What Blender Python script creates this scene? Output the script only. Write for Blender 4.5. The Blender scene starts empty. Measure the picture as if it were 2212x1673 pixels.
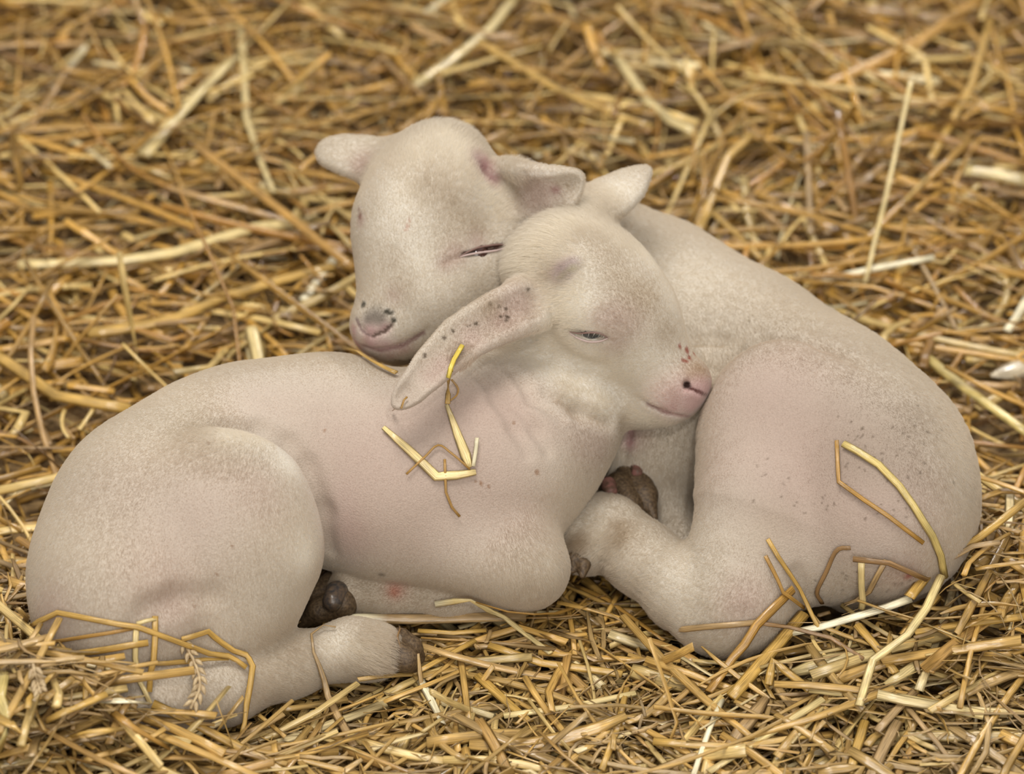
import bpy, math, random, os, time
import numpy as np
from mathutils import Vector, Matrix
from mathutils.bvhtree import BVHTree
T0 = time.time()
rng = np.random.default_rng(7); random.seed(7)
sc = bpy.context.scene; COL = sc.collection
f32 = np.float32

# ------------------------------------------------------------------ camera
S = 0.00033                  # metres per photo pixel at the focus distance
DIST, PITCH = 2.6, math.radians(33)
cp, sp = math.cos(PITCH), math.sin(PITCH)
VX = np.array([1., 0, 0]); VU = np.array([0, sp, cp]); VF = np.array([0, cp, -sp])
cam_d = bpy.data.cameras.new('camera'); cam = bpy.data.objects.new('camera', cam_d); COL.objects.link(cam)
cam.matrix_world = Matrix(((VX[0], VU[0], -VF[0], -VF[0]*DIST), (VX[1], VU[1], -VF[1], -VF[1]*DIST),
                           (VX[2], VU[2], -VF[2], -VF[2]*DIST), (0, 0, 0, 1)))
cam_d.sensor_width = 36; cam_d.lens = 36*DIST/(2212*S); cam_d.clip_start = .05
cam_d.dof.use_dof = True; cam_d.dof.focus_distance = DIST-.30; cam_d.dof.aperture_fstop = 5.4
sc.camera = cam

# ------------------------------------------------------------------ light
def area(name, loc, aim, size, power, col):
    l = bpy.data.lights.new(name, 'AREA'); l.shape = 'DISK'; l.size = size; l.energy = power; l.color = col
    o = bpy.data.objects.new(name, l); COL.objects.link(o); o.location = loc
    o.rotation_euler = (Vector(aim)-Vector(loc)).to_track_quat('-Z', 'Y').to_euler()
    return o
w = bpy.data.worlds.new('barn_daylight'); sc.world = w; w.use_nodes = True
bg = w.node_tree.nodes['Background']; bg.inputs[0].default_value = (1.0, .965, .92, 1); bg.inputs[1].default_value = .5
area('skylight', (-.35, -.25, 2.5), (0, -.2, 0), 1.1, 38, (1, .96, .91))
area('glint_front', (.3, -2.2, 2.4), (0, -.2, .1), .13, 14, (1, .97, .93))  # small unseen light added to put glints on the straw
area('glint_back', (.6, 2.4, 2.2), (0, .1, 0), .12, 25, (1, .96, .91))  # its counterpart behind, added for glints on the far straw
area('front_fill', (.4, -3.4, 1.5), (0, -.2, .1), 1.8, 36, (1, .965, .92))  # unseen soft fill added behind the camera to lift the undersides
sc.view_settings.view_transform = 'Standard'; sc.view_settings.look = 'None'
sc.view_settings.gamma = 1; sc.view_settings.use_curve_mapping = False
sc.view_settings.exposure = 0.17
sc.cycles.use_denoising = True; sc.cycles.max_bounces = 8; sc.cycles.diffuse_bounces = 4

# ------------------------------------------------------------------ helpers
def PW(u, v, w):             # photo pixel + depth along the view (px) -> world
    d = DIST+w*S; k = S*d/DIST
    return VX*((u-1106)*k)+VU*((836.5-v)*k)+VF*(w*S)
def PZ(u, v, z):             # photo pixel + height above ground (px) -> world
    d = (z*S-DIST*sp)/((836.5-v)*S/DIST*cp-sp)
    return PW(u, v, (d-DIST)/S)
def RS(p): return S*(DIST+float(np.dot(p, VF)))/DIST        # metres per pixel at a point
def vec(du, dv, dw=0.): return VX*du-VU*dv+VF*dw
def nrm(a): a = np.asarray(a, float); return a/np.linalg.norm(a)
def link(o, parent=None):
    COL.objects.link(o)
    if parent: o.parent = parent
    return o
def tag(o, label=None, cat=None, group=None, kind=None):
    for k, x in (('label', label), ('category', cat), ('group', group), ('kind', kind)):
        if x: o[k] = x
    return o
def empty(name, loc):
    o = bpy.data.objects.new(name, None); o.location = loc; o.empty_display_size = .02; return link(o)
def np_mesh(name, co, faces, mats, col=None, uv=None, smooth=True, midx=None):
    """faces: list of int arrays (n,3)/(n,4)"""
    me = bpy.data.meshes.new(name); co = np.ascontiguousarray(co, f32)
    faces = [np.asarray(f, np.int32) for f in faces if len(f)]
    me.vertices.add(len(co)); me.vertices.foreach_set('co', co.ravel())
    li = np.concatenate([f.ravel() for f in faces]); tot = np.concatenate([np.full(len(f), f.shape[1], np.int32) for f in faces])
    st = np.concatenate([[0], np.cumsum(tot)[:-1]]).astype(np.int32)
    me.loops.add(len(li)); me.loops.foreach_set('vertex_index', li)
    me.polygons.add(len(tot)); me.polygons.foreach_set('loop_start', st)
    if smooth: me.polygons.foreach_set('use_smooth', np.ones(len(tot), bool))
    for m in (mats if isinstance(mats, (list, tuple)) else [mats]): me.materials.append(m)
    if midx is not None: me.polygons.foreach_set('material_index', np.asarray(midx, np.int32))
    me.update(calc_edges=True)
    if col is not None:
        a = me.attributes.new('tint', 'FLOAT_COLOR', 'POINT')
        c4 = np.ones((len(co), 4), f32); c4[:, :3] = col; a.data.foreach_set('color', c4.ravel())
    if uv is not None:
        a = me.attributes.new('straw_uv', 'FLOAT2', 'POINT'); a.data.foreach_set('vector', np.ascontiguousarray(uv, f32).ravel())
    return me

def nodes(name):
    m = bpy.data.materials.new(name); m.use_nodes = True
    return m, m.node_tree, m.node_tree.nodes['Principled BSDF']
def N(nt, t, **kw):
    n = nt.nodes.new(t)
    for k, x in kw.items():
        if k in n.inputs: n.inputs[k].default_value = x
        else: setattr(n, k, x)
    return n

# ------------------------------------------------------------------ materials
def mat_skin():
    m, nt, b = nodes('lamb_skin')
    a = N(nt, 'ShaderNodeAttribute', attribute_name='tint')
    tc = N(nt, 'ShaderNodeTexCoord')
    n1 = N(nt, 'ShaderNodeTexNoise', Scale=900., Detail=5.)
    r = N(nt, 'ShaderNodeMapRange'); r.inputs['From Min'].default_value = .3; r.inputs['From Max'].default_value = .7; r.inputs['To Min'].default_value = .66; r.inputs['To Max'].default_value = .78
    mx = N(nt, 'ShaderNodeMix', data_type='RGBA', blend_type='MULTIPLY'); mx.inputs['Factor'].default_value = 1
    nt.links.new(tc.outputs['Object'], n1.inputs['Vector']); nt.links.new(n1.outputs[0], r.inputs[0])
    nt.links.new(a.outputs['Color'], mx.inputs[6]); nt.links.new(r.outputs[0], mx.inputs[7])
    nt.links.new(mx.outputs[2], b.inputs['Base Color'])
    bp = N(nt, 'ShaderNodeBump', Strength=.55, Distance=.0008); nt.links.new(n1.outputs[0], bp.inputs['Height'])
    nt.links.new(bp.outputs[0], b.inputs['Normal'])
    b.inputs['Roughness'].default_value = .7; b.inputs['Specular IOR Level'].default_value = .15
    b.inputs['Sheen Weight'].default_value = .25; b.inputs['Sheen Roughness'].default_value = .45; b.inputs['Sheen Tint'].default_value = (1, .96, .9, 1)
    return m
def mat_wool():
    m, nt, b = nodes('lamb_wool')
    a = N(nt, 'ShaderNodeAttribute', attribute_name='tint')
    nt.links.new(a.outputs['Color'], b.inputs['Base Color'])
    b.inputs['Roughness'].default_value = .9; b.inputs['Specular IOR Level'].default_value = .05
    tr = N(nt, 'ShaderNodeBsdfTranslucent'); nt.links.new(a.outputs['Color'], tr.inputs['Color'])
    mx = N(nt, 'ShaderNodeMixShader'); mx.inputs[0].default_value = .5
    nt.links.new(b.outputs[0], mx.inputs[1]); nt.links.new(tr.outputs[0], mx.inputs[2])
    nt.links.new(mx.outputs[0], nt.nodes['Material Output'].inputs['Surface'])
    return m
def mat_plain(name, col, rough=.5, spec=.5, noise=None, coat=0):
    m, nt, b = nodes(name)
    b.inputs['Roughness'].default_value = rough; b.inputs['Specular IOR Level'].default_value = spec
    b.inputs['Coat Weight'].default_value = coat
    if noise:
        sc_, c2 = noise
        tc = N(nt, 'ShaderNodeTexCoord'); n1 = N(nt, 'ShaderNodeTexNoise', Scale=sc_, Detail=5.)
        cr = N(nt, 'ShaderNodeValToRGB'); cr.color_ramp.elements[0].position = .35; cr.color_ramp.elements[1].position = .65
        cr.color_ramp.elements[0].color = (*col, 1); cr.color_ramp.elements[1].color = (*c2, 1)
        nt.links.new(tc.outputs['Object'], n1.inputs['Vector']); nt.links.new(n1.outputs[0], cr.inputs[0]); nt.links.new(cr.outputs[0], b.inputs['Base Color'])
        bp = N(nt, 'ShaderNodeBump', Strength=.5, Distance=.001); nt.links.new(n1.outputs[0], bp.inputs['Height']); nt.links.new(bp.outputs[0], b.inputs['Normal'])
    else: b.inputs['Base Color'].default_value = (*col, 1)
    return m
M_SKIN, M_WOOL = mat_skin(), mat_wool()
M_HOOF = mat_plain('soiled_hoof_horn', (.055, .034, .018), .55, .4, (520., (.135, .088, .045)))
M_EYE = mat_plain('eyeball', (.032, .04, .044), .08, .6, coat=.6)
M_LID = mat_plain('eyelid_skin', (.52, .40, .37), .35, .4); M_LIDD = mat_plain('eyelid_margin', (.20, .12, .10), .4, .4)
M_LASH = mat_plain('eyelash', (.75, .72, .66), .6, .3)

# ------------------------------------------------------------------ signed distance sculpting
class Field:
    def __init__(s, lo, hi, h):
        s.lo = np.array(lo, float); s.h = h
        s.n = np.ceil((np.array(hi)-s.lo)/h).astype(int)+1
        s.ax = [(s.lo[i]+h*np.arange(s.n[i])).astype(f32) for i in range(3)]
        s.d = np.full(s.n, 1., f32)
    def blank(s):
        g = Field.__new__(Field); g.lo, g.h, g.n, g.ax = s.lo, s.h, s.n, s.ax; g.d = np.full(s.n, 1., f32); return g
    def box(s, lo, hi):
        a = np.clip(np.floor((lo-s.lo)/s.h).astype(int), 0, s.n-1); b = np.clip(np.ceil((hi-s.lo)/s.h).astype(int)+1, 1, s.n)
        return tuple(slice(a[i], max(b[i], a[i]+1)) for i in range(3))
    def pts(s, bx): return s.ax[0][bx[0]][:, None, None], s.ax[1][bx[1]][None, :, None], s.ax[2][bx[2]][None, None, :]
    def op(s, bx, e, k, sub=False):
        a = s.d[bx]
        if sub:
            e = -e; h = np.maximum(k-np.abs(a-e), 0)/k; s.d[bx] = np.maximum(a, e)+h*h*k*f32(.25)
        else:
            h = np.maximum(k-np.abs(a-e), 0)/k; s.d[bx] = np.minimum(a, e)-h*h*k*f32(.25)
    def cap(s, a, ra, b, rb, k=.004, sub=False):
        m = max(ra, rb)+k+.012
        bx = s.box(np.minimum(a, b)-m, np.maximum(a, b)+m); X, Y, Z = s.pts(bx)
        ab = (b-a); L = max(float(ab@ab), 1e-12)
        t = np.clip(((X-f32(a[0]))*f32(ab[0])+(Y-f32(a[1]))*f32(ab[1])+(Z-f32(a[2]))*f32(ab[2]))/f32(L), 0, 1)
        e = np.sqrt((X-f32(a[0])-t*f32(ab[0]))**2+(Y-f32(a[1])-t*f32(ab[1]))**2+(Z-f32(a[2])-t*f32(ab[2]))**2)-(f32(ra)+t*f32(rb-ra))
        s.op(bx, e.astype(f32), f32(k), sub)
    def ell(s, c, r, ax, k=.004, sub=False):
        ax = np.array(ax, float); m = max(r)+k+.012
        ext = np.sqrt(((ax*np.array(r)[:, None])**2).sum(0))+k+.012
        bx = s.box(c-ext, c+ext); X, Y, Z = s.pts(bx)
        X = X-f32(c[0]); Y = Y-f32(c[1]); Z = Z-f32(c[2]); k0 = 0; k1 = 0
        for i in range(3):
            q = (X*f32(ax[i, 0])+Y*f32(ax[i, 1])+Z*f32(ax[i, 2]))/f32(r[i]); q2 = q*q; k0 = k0+q2; k1 = k1+q2/f32(r[i]**2)
        k0 = np.sqrt(k0); k1 = np.sqrt(k1)+f32(1e-6)
        s.op(bx, (k0*(k0-1)/k1).astype(f32), f32(k), sub)
    def merge(s, g, k):
        a, b = s.d, g.d; h = np.maximum(f32(k)-np.abs(a-b), 0)/f32(k); s.d = np.minimum(a, b)-h*h*f32(k*.25)
    def sample(s, p):
        p = np.asarray(p, float); q = (p-s.lo)/s.h
        out = ((q < 0) | (q > s.n-1.001)).any(-1); q = np.clip(q, 0, s.n-1.001); i = q.astype(int); f = q-i
        r = 0
        for dx in (0, 1):
            for dy in (0, 1):
                for dz in (0, 1):
                    wgt = (f[..., 0] if dx else 1-f[..., 0])*(f[..., 1] if dy else 1-f[..., 1])*(f[..., 2] if dz else 1-f[..., 2])
                    r = r+wgt*s.d[i[..., 0]+dx, i[..., 1]+dy, i[..., 2]+dz]
        return np.where(out, 1., r)
    def grad(s, p):
        e = s.h; p = np.asarray(p, float); g = np.zeros_like(p)
        for i in range(3):
            o = np.zeros(3); o[i] = e; g[..., i] = s.sample(p+o)-s.sample(p-o)
        return g/np.maximum(np.linalg.norm(g, axis=-1, keepdims=True), 1e-9)
    def hit(s, u, v, w0=-1500, w1=300):
        """first surface point seen through a photo pixel"""
        ws = np.arange(w0, w1, 3.); P = np.array([PW(u, v, x) for x in ws]); d = s.sample(P)
        j = np.argmax(d < 0)
        if d[j] >= 0: return None
        if j == 0: return P[0]
        t = d[j-1]/(d[j-1]-d[j]); return P[j-1]+(P[j]-P[j-1])*t
    def mesh(s):
        """naive surface nets"""
        d = s.d; neg = d < 0; nx, ny, nz = d.shape
        cnt = np.zeros((nx-1, ny-1, nz-1), np.int8)
        for dx in (0, 1):
            for dy in (0, 1):
                for dz in (0, 1): cnt += neg[dx:nx-1+dx, dy:ny-1+dy, dz:nz-1+dz]
        I = np.argwhere((cnt > 0) & (cnt < 8)); del cnt
        acc = np.zeros((len(I), 3)); num = np.zeros(len(I))
        cs = [(a, b, c) for a in (0, 1) for b in (0, 1) for c in (0, 1)]
        dv = {c: d[I[:, 0]+c[0], I[:, 1]+c[1], I[:, 2]+c[2]] for c in cs}
        for a in cs:
            for ax in range(3):
                if a[ax]: continue
                b = list(a); b[ax] = 1; b = tuple(b); m = (dv[a] < 0) != (dv[b] < 0)
                t = np.where(m, dv[a]/np.where(m, dv[a]-dv[b], 1), 0)
                q = np.array(a, float)[None, :].repeat(len(I), 0); q[:, ax] += t
                acc += q*m[:, None]; num += m
        co = s.lo+(I+acc/num[:, None])*s.h
        idx = np.full((nx-1, ny-1, nz-1), -1, np.int32); idx[I[:, 0], I[:, 1], I[:, 2]] = np.arange(len(I))
        F = []
        for ax in range(3):
            o1, o2 = [(1, 2), (2, 0), (0, 1)][ax]
            a = [slice(None)]*3; b = [slice(None)]*3; a[ax] = slice(0, -1); b[ax] = slice(1, None)
            E = np.argwhere(neg[tuple(a)] != neg[tuple(b)])
            ok = (E[:, o1] > 0) & (E[:, o2] > 0) & (E[:, o1] < d.shape[o1]-1) & (E[:, o2] < d.shape[o2]-1) & (E[:, ax] < d.shape[ax]-1)
            E = E[ok]; e1 = np.zeros(3, int); e1[o1] = 1; e2 = np.zeros(3, int); e2[o2] = 1
            g = lambda q: idx[q[:, 0], q[:, 1], q[:, 2]]
            quad = np.stack([g(E-e1-e2), g(E-e2), g(E), g(E-e1)], 1)
            fl = ~neg[E[:, 0], E[:, 1], E[:, 2]]; quad[fl] = quad[fl][:, ::-1]
            F.append(quad)
        F = np.concatenate(F); F = F[(F >= 0).all(1)]
        # keep the quads on the true surface
        for _ in range(2): co = co-(s.sample(co)[:, None]*s.grad(co)*.9)
        return co, F

def frame(A, Nn):
    a = nrm(A); n = np.asarray(Nn, float); n = nrm(n-a*(n@a)); return a, n, np.cross(a, n)

WOOL = np.array((.655, .575, .465)); PINK = np.array((.535, .395, .33)); TAN = np.array((.50, .40, .285)); CREAM = np.array((.86, .805, .70))
ROSE = np.array((.60, .375, .36)); DIRT = np.array((.10, .065, .035)); BLOOD = np.array((.34, .07, .035)); GREY = np.array((.17, .14, .11)); BROWN = np.array((.40, .27, .15))

class Lamb:
    def __init__(s, lo, hi, h): s.f = Field(lo, hi, h); s.paints = []; s.combs = []; s.furs = []
    def pt(s, t): return PZ(*t) if True else None
    def chain(s, g, pts, k):
        """pts: (u, v, z, r) in pixels"""
        P = [(PZ(u, v, z), r) for u, v, z, r in pts]
        for (a, ra), (b, rb) in zip(P, P[1:]): g.cap(a, ra*RS(a), b, rb*RS(b), k*S)
    def blob(s, g, u, v, z, ru, rv, rw, k, roll=0, sub=False):
        """ellipsoid aligned to the view, rolled in the picture plane"""
        c = PZ(u, v, z); q = RS(c); R_ = math.radians(roll); a = vec(math.cos(R_), math.sin(R_)); b = vec(-math.sin(R_), math.cos(R_))
        g.ell(c, (ru*q, rv*q, rw*q), (a, b, VF), k*S, sub)
    def groove(s, pts, r, k, lift=.35):
        """soft crease along surface points given as pixels"""
        H = [s.f.hit(u, v) for u, v in pts]; H = [h for h in H if h is not None]
        if len(H) < 2: return
        H = [h+s.f.grad(h[None])[0]*r*S*lift for h in H]
        for i, (a, b) in enumerate(zip(H, H[1:])):
            ra = r if i > 0 else r*.5; rb = r if i < len(H)-2 else r*.4
            s.f.cap(a, ra*S, b, rb*S, k*S, True)
    def ridge(s, pts, r, k, sink=.6):
        H = [s.f.hit(u, v) for u, v in pts]; H = [h for h in H if h is not None]
        if len(H) < 2: return
        H = [h-s.f.grad(h[None])[0]*r*S*sink for h in H]
        for a, b in zip(H, H[1:]): s.f.cap(a, r*S, b, r*S, k*S)
    def paint(s, u, v, r, col, a=1., p=None, soft=1.):
        h = s.f.hit(u, v) if p is None else p
        if h is not None: s.paints.append((h, r*S, np.array(col)*(.8 if isinstance(col, tuple) else 1.), a, soft))
    def stroke(s, pts, r, col, a=1., soft=1.):
        for (u0, v0), (u1, v1) in zip(pts, pts[1:]):
            n = max(1, int(math.hypot(u1-u0, v1-v0)/(r*.8)))
            for i in range(n+1): s.paint(u0+(u1-u0)*i/n, v0+(v1-v0)*i/n, r, col, a, soft=soft)
    def head(s, g, c, A, Nn, sc_=1.):
        """symmetrical sheep skull: local axes a (to the nose), n (to the crown), l (to the lamb's side)"""
        a, n, l = frame(vec(*A), vec(*Nn)); q = RS(c)*sc_
        H = lambda x, y, z: c+(a*x+n*y+l*z)*q
        s.H = H; s.axes = (a, n, l); s.q = q
        g.ell(H(0, 0, 0), (168*q, 150*q, 148*q), (a, n, l), 30*S)
        g.ell(H(95, 20, 0), (140*q, 116*q, 118*q), (a, n, l), 60*S)
        for z in (1, -1):
            g.ell(H(82, 34, 84*z), (62*q, 44*q, 46*q), (a, n, l), 40*S)        # brow
            g.ell(H(40, -75, 58*z), (110*q, 82*q, 72*q), (a, n, l), 50*S)      # cheek
        g.cap(H(150, -8, 0), 96*q, H(285, -22, 0), 66*q, 60*S)                   # bridge and muzzle
        g.ell(H(292, -52, 0), (70*q, 66*q, 72*q), (a, n, l), 34*S)             # upper lip
        g.cap(H(30, -98, 0), 88*q, H(255, -124, 0), 57*q, 40*S)                # lower jaw
        g.ell(H(318, -8, 0), (42*q, 44*q, 50*q), (a, n, l), 26*S)              # nose pad
    def ear(s, g, pts, nv, k=16, cup=True, root=30):
        """pts (u, v, w, halfwidth, thickness) along the ear; nv: side its hollow faces (view vector)"""
        P = [PW(u, v, w_) for u, v, w_, _, _ in pts]; nv = nrm(vec(*nv)); n = len(pts); G = s.f.blank()
        sub = 5
        E = []
        for i in range(n-1):
            for j in range(sub+(i == n-2)):
                t = j/sub; E.append((P[i]*(1-t)+P[i+1]*t, pts[i][3]*(1-t)+pts[i+1][3]*t, pts[i][4]*(1-t)+pts[i+1][4]*t, nrm(P[i+1]-P[i])))
        step = np.linalg.norm(E[1][0]-E[0][0])
        for c, hw, th, t in E:
            nn = nrm(nv-t*(nv@t)); sd = np.cross(t, nn); q = RS(c)
            G.ell(c, (max(step*1.6, hw*q*.55), hw*q, th*q), (t, sd, nn), 14*S)
        if cup:
            for c, hw, th, t in E[1:-1]:
                nn = nrm(nv-t*(nv@t)); sd = np.cross(t, nn); q = RS(c)
                G.ell(c+nn*th*q*1.5, (max(step*1.4, hw*q*.5), hw*q*.72, th*q*1.05), (t, sd, nn), 8*S, True)
        g.merge(G, root*S)

# ------------------------------------------------------------------ lamb in front
HSTEP = .0016
def eye_slit(L, upper, lower, side, open_=9, ball=30):
    """carve the slit between the lids; returns what the eye parts need"""
    f = L.f; U_ = [f.hit(*p) for p in upper]; D_ = [f.hit(*p) for p in lower]
    c = (sum(U_)+sum(D_))/(len(U_)+len(D_)); n = f.grad(c[None])[0]; t = nrm(U_[-1]-U_[0]); t = nrm(t-n*(t@n)); b = np.cross(n, t); q = RS(c)
    half = np.linalg.norm(U_[-1]-U_[0])/2
    f.ell((U_[0]+U_[-1])/2*.4+c*.6, (half*.95, open_*q, 20*q), (t, b, n), 5*S, True)
    return dict(c=c-n*(ball-1)*q, r=ball*q, up=[p+n*1.5*q for p in U_], lo=[p+n*1.0*q for p in D_], n=n, t=t, b=b, q=q)

def lamb_front():
    L = Lamb((-.43, -.54, -.005), (.19, .02, .27), HSTEP); f = L.f
    # trunk
    L.chain(f, [(352, 1090, 270, 198), (455, 1035, 266, 200), (560, 1006, 255, 207), (715, 984, 252, 202), (850, 1050, 225, 196), (1040, 1025, 236, 206)], 70)
    L.blob(f, 1142, 978, 240, 238, 150, 150, 80, roll=-40)                # brisket
    L.chain(f, [(312, 1140, 250, 182), (278, 1250, 212, 184), (276, 1320, 190, 182)], 120)    # rump
    # neck
    L.chain(f, [(1045, 950, 272, 176), (1125, 820, 278, 142), (1190, 690, 390, 130)], 120)
    # haunch
    g = f.blank()
    L.blob(g, 455, 1165, 285, 224, 236, 150, 60, roll=8)
    L.blob(g, 540, 1085, 305, 118, 134, 104, 60, roll=30)
    L.chain(g, [(578, 1195, 225, 112), (500, 1310, 160, 112), (395, 1390, 120, 108)], 70)
    f.merge(g, 20*S)
    # hind cannon lying on the straw
    g = f.blank()
    L.chain(g, [(340, 1500, 88, 88), (480, 1488, 72, 72), (625, 1436, 66, 62), (760, 1402, 62, 58), (815, 1402, 58, 57)], 40)
    L.blob(g, 352, 1520, 84, 100, 74, 80, 40, roll=-8)
    L.blob(g, 800, 1420, 50, 60, 46, 50, 16, roll=-15)           # fetlock tuft
    f.merge(g, 18*S)
    # folded foreleg: forearm forward to the knee, shank back underneath
    g = f.blank()
    L.chain(g, [(850, 1130, 180, 100), (1000, 1180, 160, 92), (1120, 1218, 150, 84), (1144, 1230, 138, 82)], 50)
    f.merge(g, 60*S)
    g = f.blank()
    L.chain(g, [(1130, 1255, 80, 58), (960, 1285, 62, 50), (830, 1285, 58, 50), (760, 1280, 58, 55)], 30)
    f.merge(g, 14*S)
    # far foreleg tucked under the brisket
    L.chain(f, [(1180, 1060, 120, 80), (1195, 1130, 60, 55)], 50)
    # head
    g = f.blank(); c = PW(1250, 622, -650)
    L.head(g, c, (.74, .63, -.17), (.54, -.62, -.57)); H = L.H; HA = H
    f.merge(g, 36*S)
    # ears
    L.ear(f, [(1155, 652, -765, 60, 22), (1085, 683, -820, 58, 16), (1005, 725, -875, 52, 12), (940, 785, -922, 42, 11), (893, 838, -945, 29, 11), (874, 857, -945, 16, 9)], (.1, -.22, -1), root=16)
    L.ear(f, [(1250, 470, -600, 66, 26), (1310, 430, -560, 66, 18), (1355, 400, -535, 46, 13), (1384, 378, -525, 16, 8)], (.6, .3, .8), root=40)
    # creases
    L.groove([(1010, 790), (1075, 860), (1115, 925), (1140, 980)], 9, 24)
    L.groove([(1060, 800), (1110, 865), (1160, 930), (1185, 975)], 9, 24)
    L.groove([(1105, 800), (1150, 860), (1210, 900)], 8, 24)
    L.groove([(290, 1350), (325, 1318), (380, 1295), (450, 1285)], 12, 40, .85)
    L.groove([(480, 918), (560, 930), (620, 962), (658, 1010), (692, 1110), (712, 1190), (708, 1240)], 11, 30)
    L.groove([(1190, 720), (1215, 765), (1255, 790), (1300, 790)], 8, 30)     # cheek below the eye
    # face
    L.groove([(1375, 858), (1430, 888), (1480, 899), (1533, 893)], 5, 8, .2)
    L.groove([(1488, 838), (1510, 846), (1538, 858)], 4, 6, .0)
    hN = f.hit(1484, 832); f.ell(hN, (9*S, 11*S, 14*S), np.eye(3), 5*S, True)
    L.ridge([(1490, 850), (1510, 858), (1535, 868)], 7, 10, .7)
    L.eyes = [eye_slit(L, [(1226, 715), (1250, 720), (1276, 718), (1298, 720), (1314, 730)], [(1226, 715), (1246, 729), (1272, 738), (1297, 737), (1314, 730)], 1, 8)]
    L.ridge([(1205, 592), (1228, 572), (1248, 562)], 10, 16, .5)      # horn bud
    L.groove([(1214, 708), (1226, 715)], 3, 6, .2); L.groove([(1314, 730), (1335, 739)], 3, 6, .2)
    L.groove([(1185, 850), (1250, 886), (1315, 910)], 9, 30, .5)
    # coat and skin colours, plus a painted-in light rim on the haunch
    for u, v, r in ((1180, 900, 60), (1260, 945, 60), (1300, 960, 50)): L.paint(u, v, r, PINK, .4)
    for u, v, r in ((1150, 862, 40), (1170, 880, 34), (1130, 840, 30)): L.paint(u, v, r, WOOL*1.12, .9)
    for u, v, r in ((1230, 840, 50), (1310, 875, 40), (1180, 800, 40), (1400, 905, 34), (1230, 480, 90), (1140, 560, 90), (1330, 540, 90), (1250, 640, 100), (1180, 740, 80), (1280, 800, 90), (1380, 820, 80), (1420, 720, 70), (1430, 905, 40), (1340, 410, 60), (750, 1400, 60), (1150, 1230, 60)): L.paint(u, v, r, CREAM, .75)
    P = L.paint
    for u, v, r, a in ((1100, 880, 90, .7), (1010, 880, 80, .6), (900, 900, 110, .6), (760, 1000, 100, .55), (850, 1060, 130, .55), (1060, 1000, 120, .45), (760, 1150, 70, .8),
                       (1000, 1080, 130, .4), (560, 880, 90, .35), (430, 1100, 110, .45), (350, 1250, 110, .4), (370, 1315, 50, .35), (110, 1330, 70, .5), (560, 1060, 70, .35), (700, 900, 120, .4), (1120, 1100, 90, .3),
                       (250, 1050, 110, .2), (900, 1170, 80, .3)): P(u, v, r, PINK, a)
    L.stroke([(742, 1060), (752, 1215)], 30, (.80, .57, .52), .16)
    for u, v, r in ((560, 950, 60), (500, 940, 50), (620, 1000, 40), (1200, 500, 60), (1120, 560, 60), (1260, 450, 50), (1400, 560, 45), (1440, 640, 40), (1170, 640, 60), (1220, 660, 40), (660, 1200, 40)): P(u, v, r, CREAM, .7)  # cream along the haunch edge paints in its lit rim; the head is coat
    for u, v, r, a in ((1390, 640, 60, .75), (1440, 720, 36, .6), (1330, 600, 45, .5), (1270, 520, 40, .35), (1320, 560, 50, .4), (1190, 590, 32, .45)): P(u, v, r, TAN, a)
    for u, v, r, a in ((1330, 680, 36, .4), (1360, 700, 40, .35), (1300, 690, 24, .4), (1330, 740, 26, .4), (1120, 655, 46, .7), (1080, 690, 46, .7), (1020, 730, 36, .7), (960, 790, 28, .8), (930, 815, 24, .6)): P(u, v, r, PINK, a)
    for u, v, r, a in ((1505, 845, 44, .8), (1530, 835, 30, .9), (1500, 880, 34, .8), (1440, 860, 44, .4), (1525, 875, 24, .9), (1450, 885, 20, .5)): P(u, v, r, ROSE, a)
    for u, v, r, a in ((1510, 795, 24, .7), (1528, 805, 18, .6), (1490, 805, 16, .4)): P(u, v, r, BROWN, a)
    for u, v, r in ((1469, 750, 5), (1484, 758, 7), (1494, 752, 6), (1490, 775, 5), (1500, 768, 5), (1482, 782, 4), (1476, 780, 4)): P(u, v, r, BLOOD, .9, soft=.6)
    P(1484, 832, 9, (.05, .02, .015), 1, soft=.6); L.stroke([(1492, 839), (1535, 858)], 4, (.16, .06, .05), .9, .6)
    L.stroke([(1400, 872), (1440, 891), (1485, 900), (1525, 895)], 4, (.45, .26, .23), .6)
    P(1222, 583, 17, (.60, .45, .48), .75); P(1210, 596, 13, (.58, .43, .45), .6); P(1240, 567, 13, (.60, .46, .47), .6)
    for u, v in ((1222, 590), (1234, 582), (1215, 600), (1242, 578)): P(u, v, 7, (.80, .74, .55), .8)
    for u, v, r in ((1094, 668, 4), (1097, 684, 4), (1095, 692, 4), (1080, 662, 3), (1082, 685, 3), (1030, 699, 4), (1024, 700, 3), (1016, 703, 3), (1010, 706, 3), (978, 716, 4), (960, 730, 4), (918, 768, 4), (1142, 626, 3), (1060, 655, 4)): P(u, v, r, DIRT, .9, soft=.6)
    for u, v in ((1065, 660), (1050, 670)): P(u, v, 20, TAN, .5)
    for u, v, r in ((1040, 1045, 4), (1055, 1052, 4), (1030, 1040, 3), (1160, 1020, 6), (450, 960, 3), (500, 1180, 3), (470, 1240, 3), (420, 1310, 3), (1110, 915, 3), (700, 930, 3)): P(u, v, r, (.38, .2, .1), .75, soft=.6)
    for u, v, r, a in ((800, 1290, 60, .6), (900, 1295, 60, .6), (720, 1250, 36, .8), (980, 1285, 40, .4), (1150, 1270, 60, .45), (1130, 1210, 40, .25)): P(u, v, r, TAN, a)
    P(853, 1278, 13, (.55, .16, .06), .9); P(858, 1270, 24, (.7, .42, .33), .6); P(826, 1242, 6, DIRT, .8)
    for u, v, r, a in ((770, 1360, 40, .35), (740, 1440, 30, .45), (860, 1390, 22, .5), (640, 1400, 36, .3), (380, 1560, 80, .25), (560, 1500, 40, .3)): P(u, v, r, TAN, a)
    return L

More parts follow.
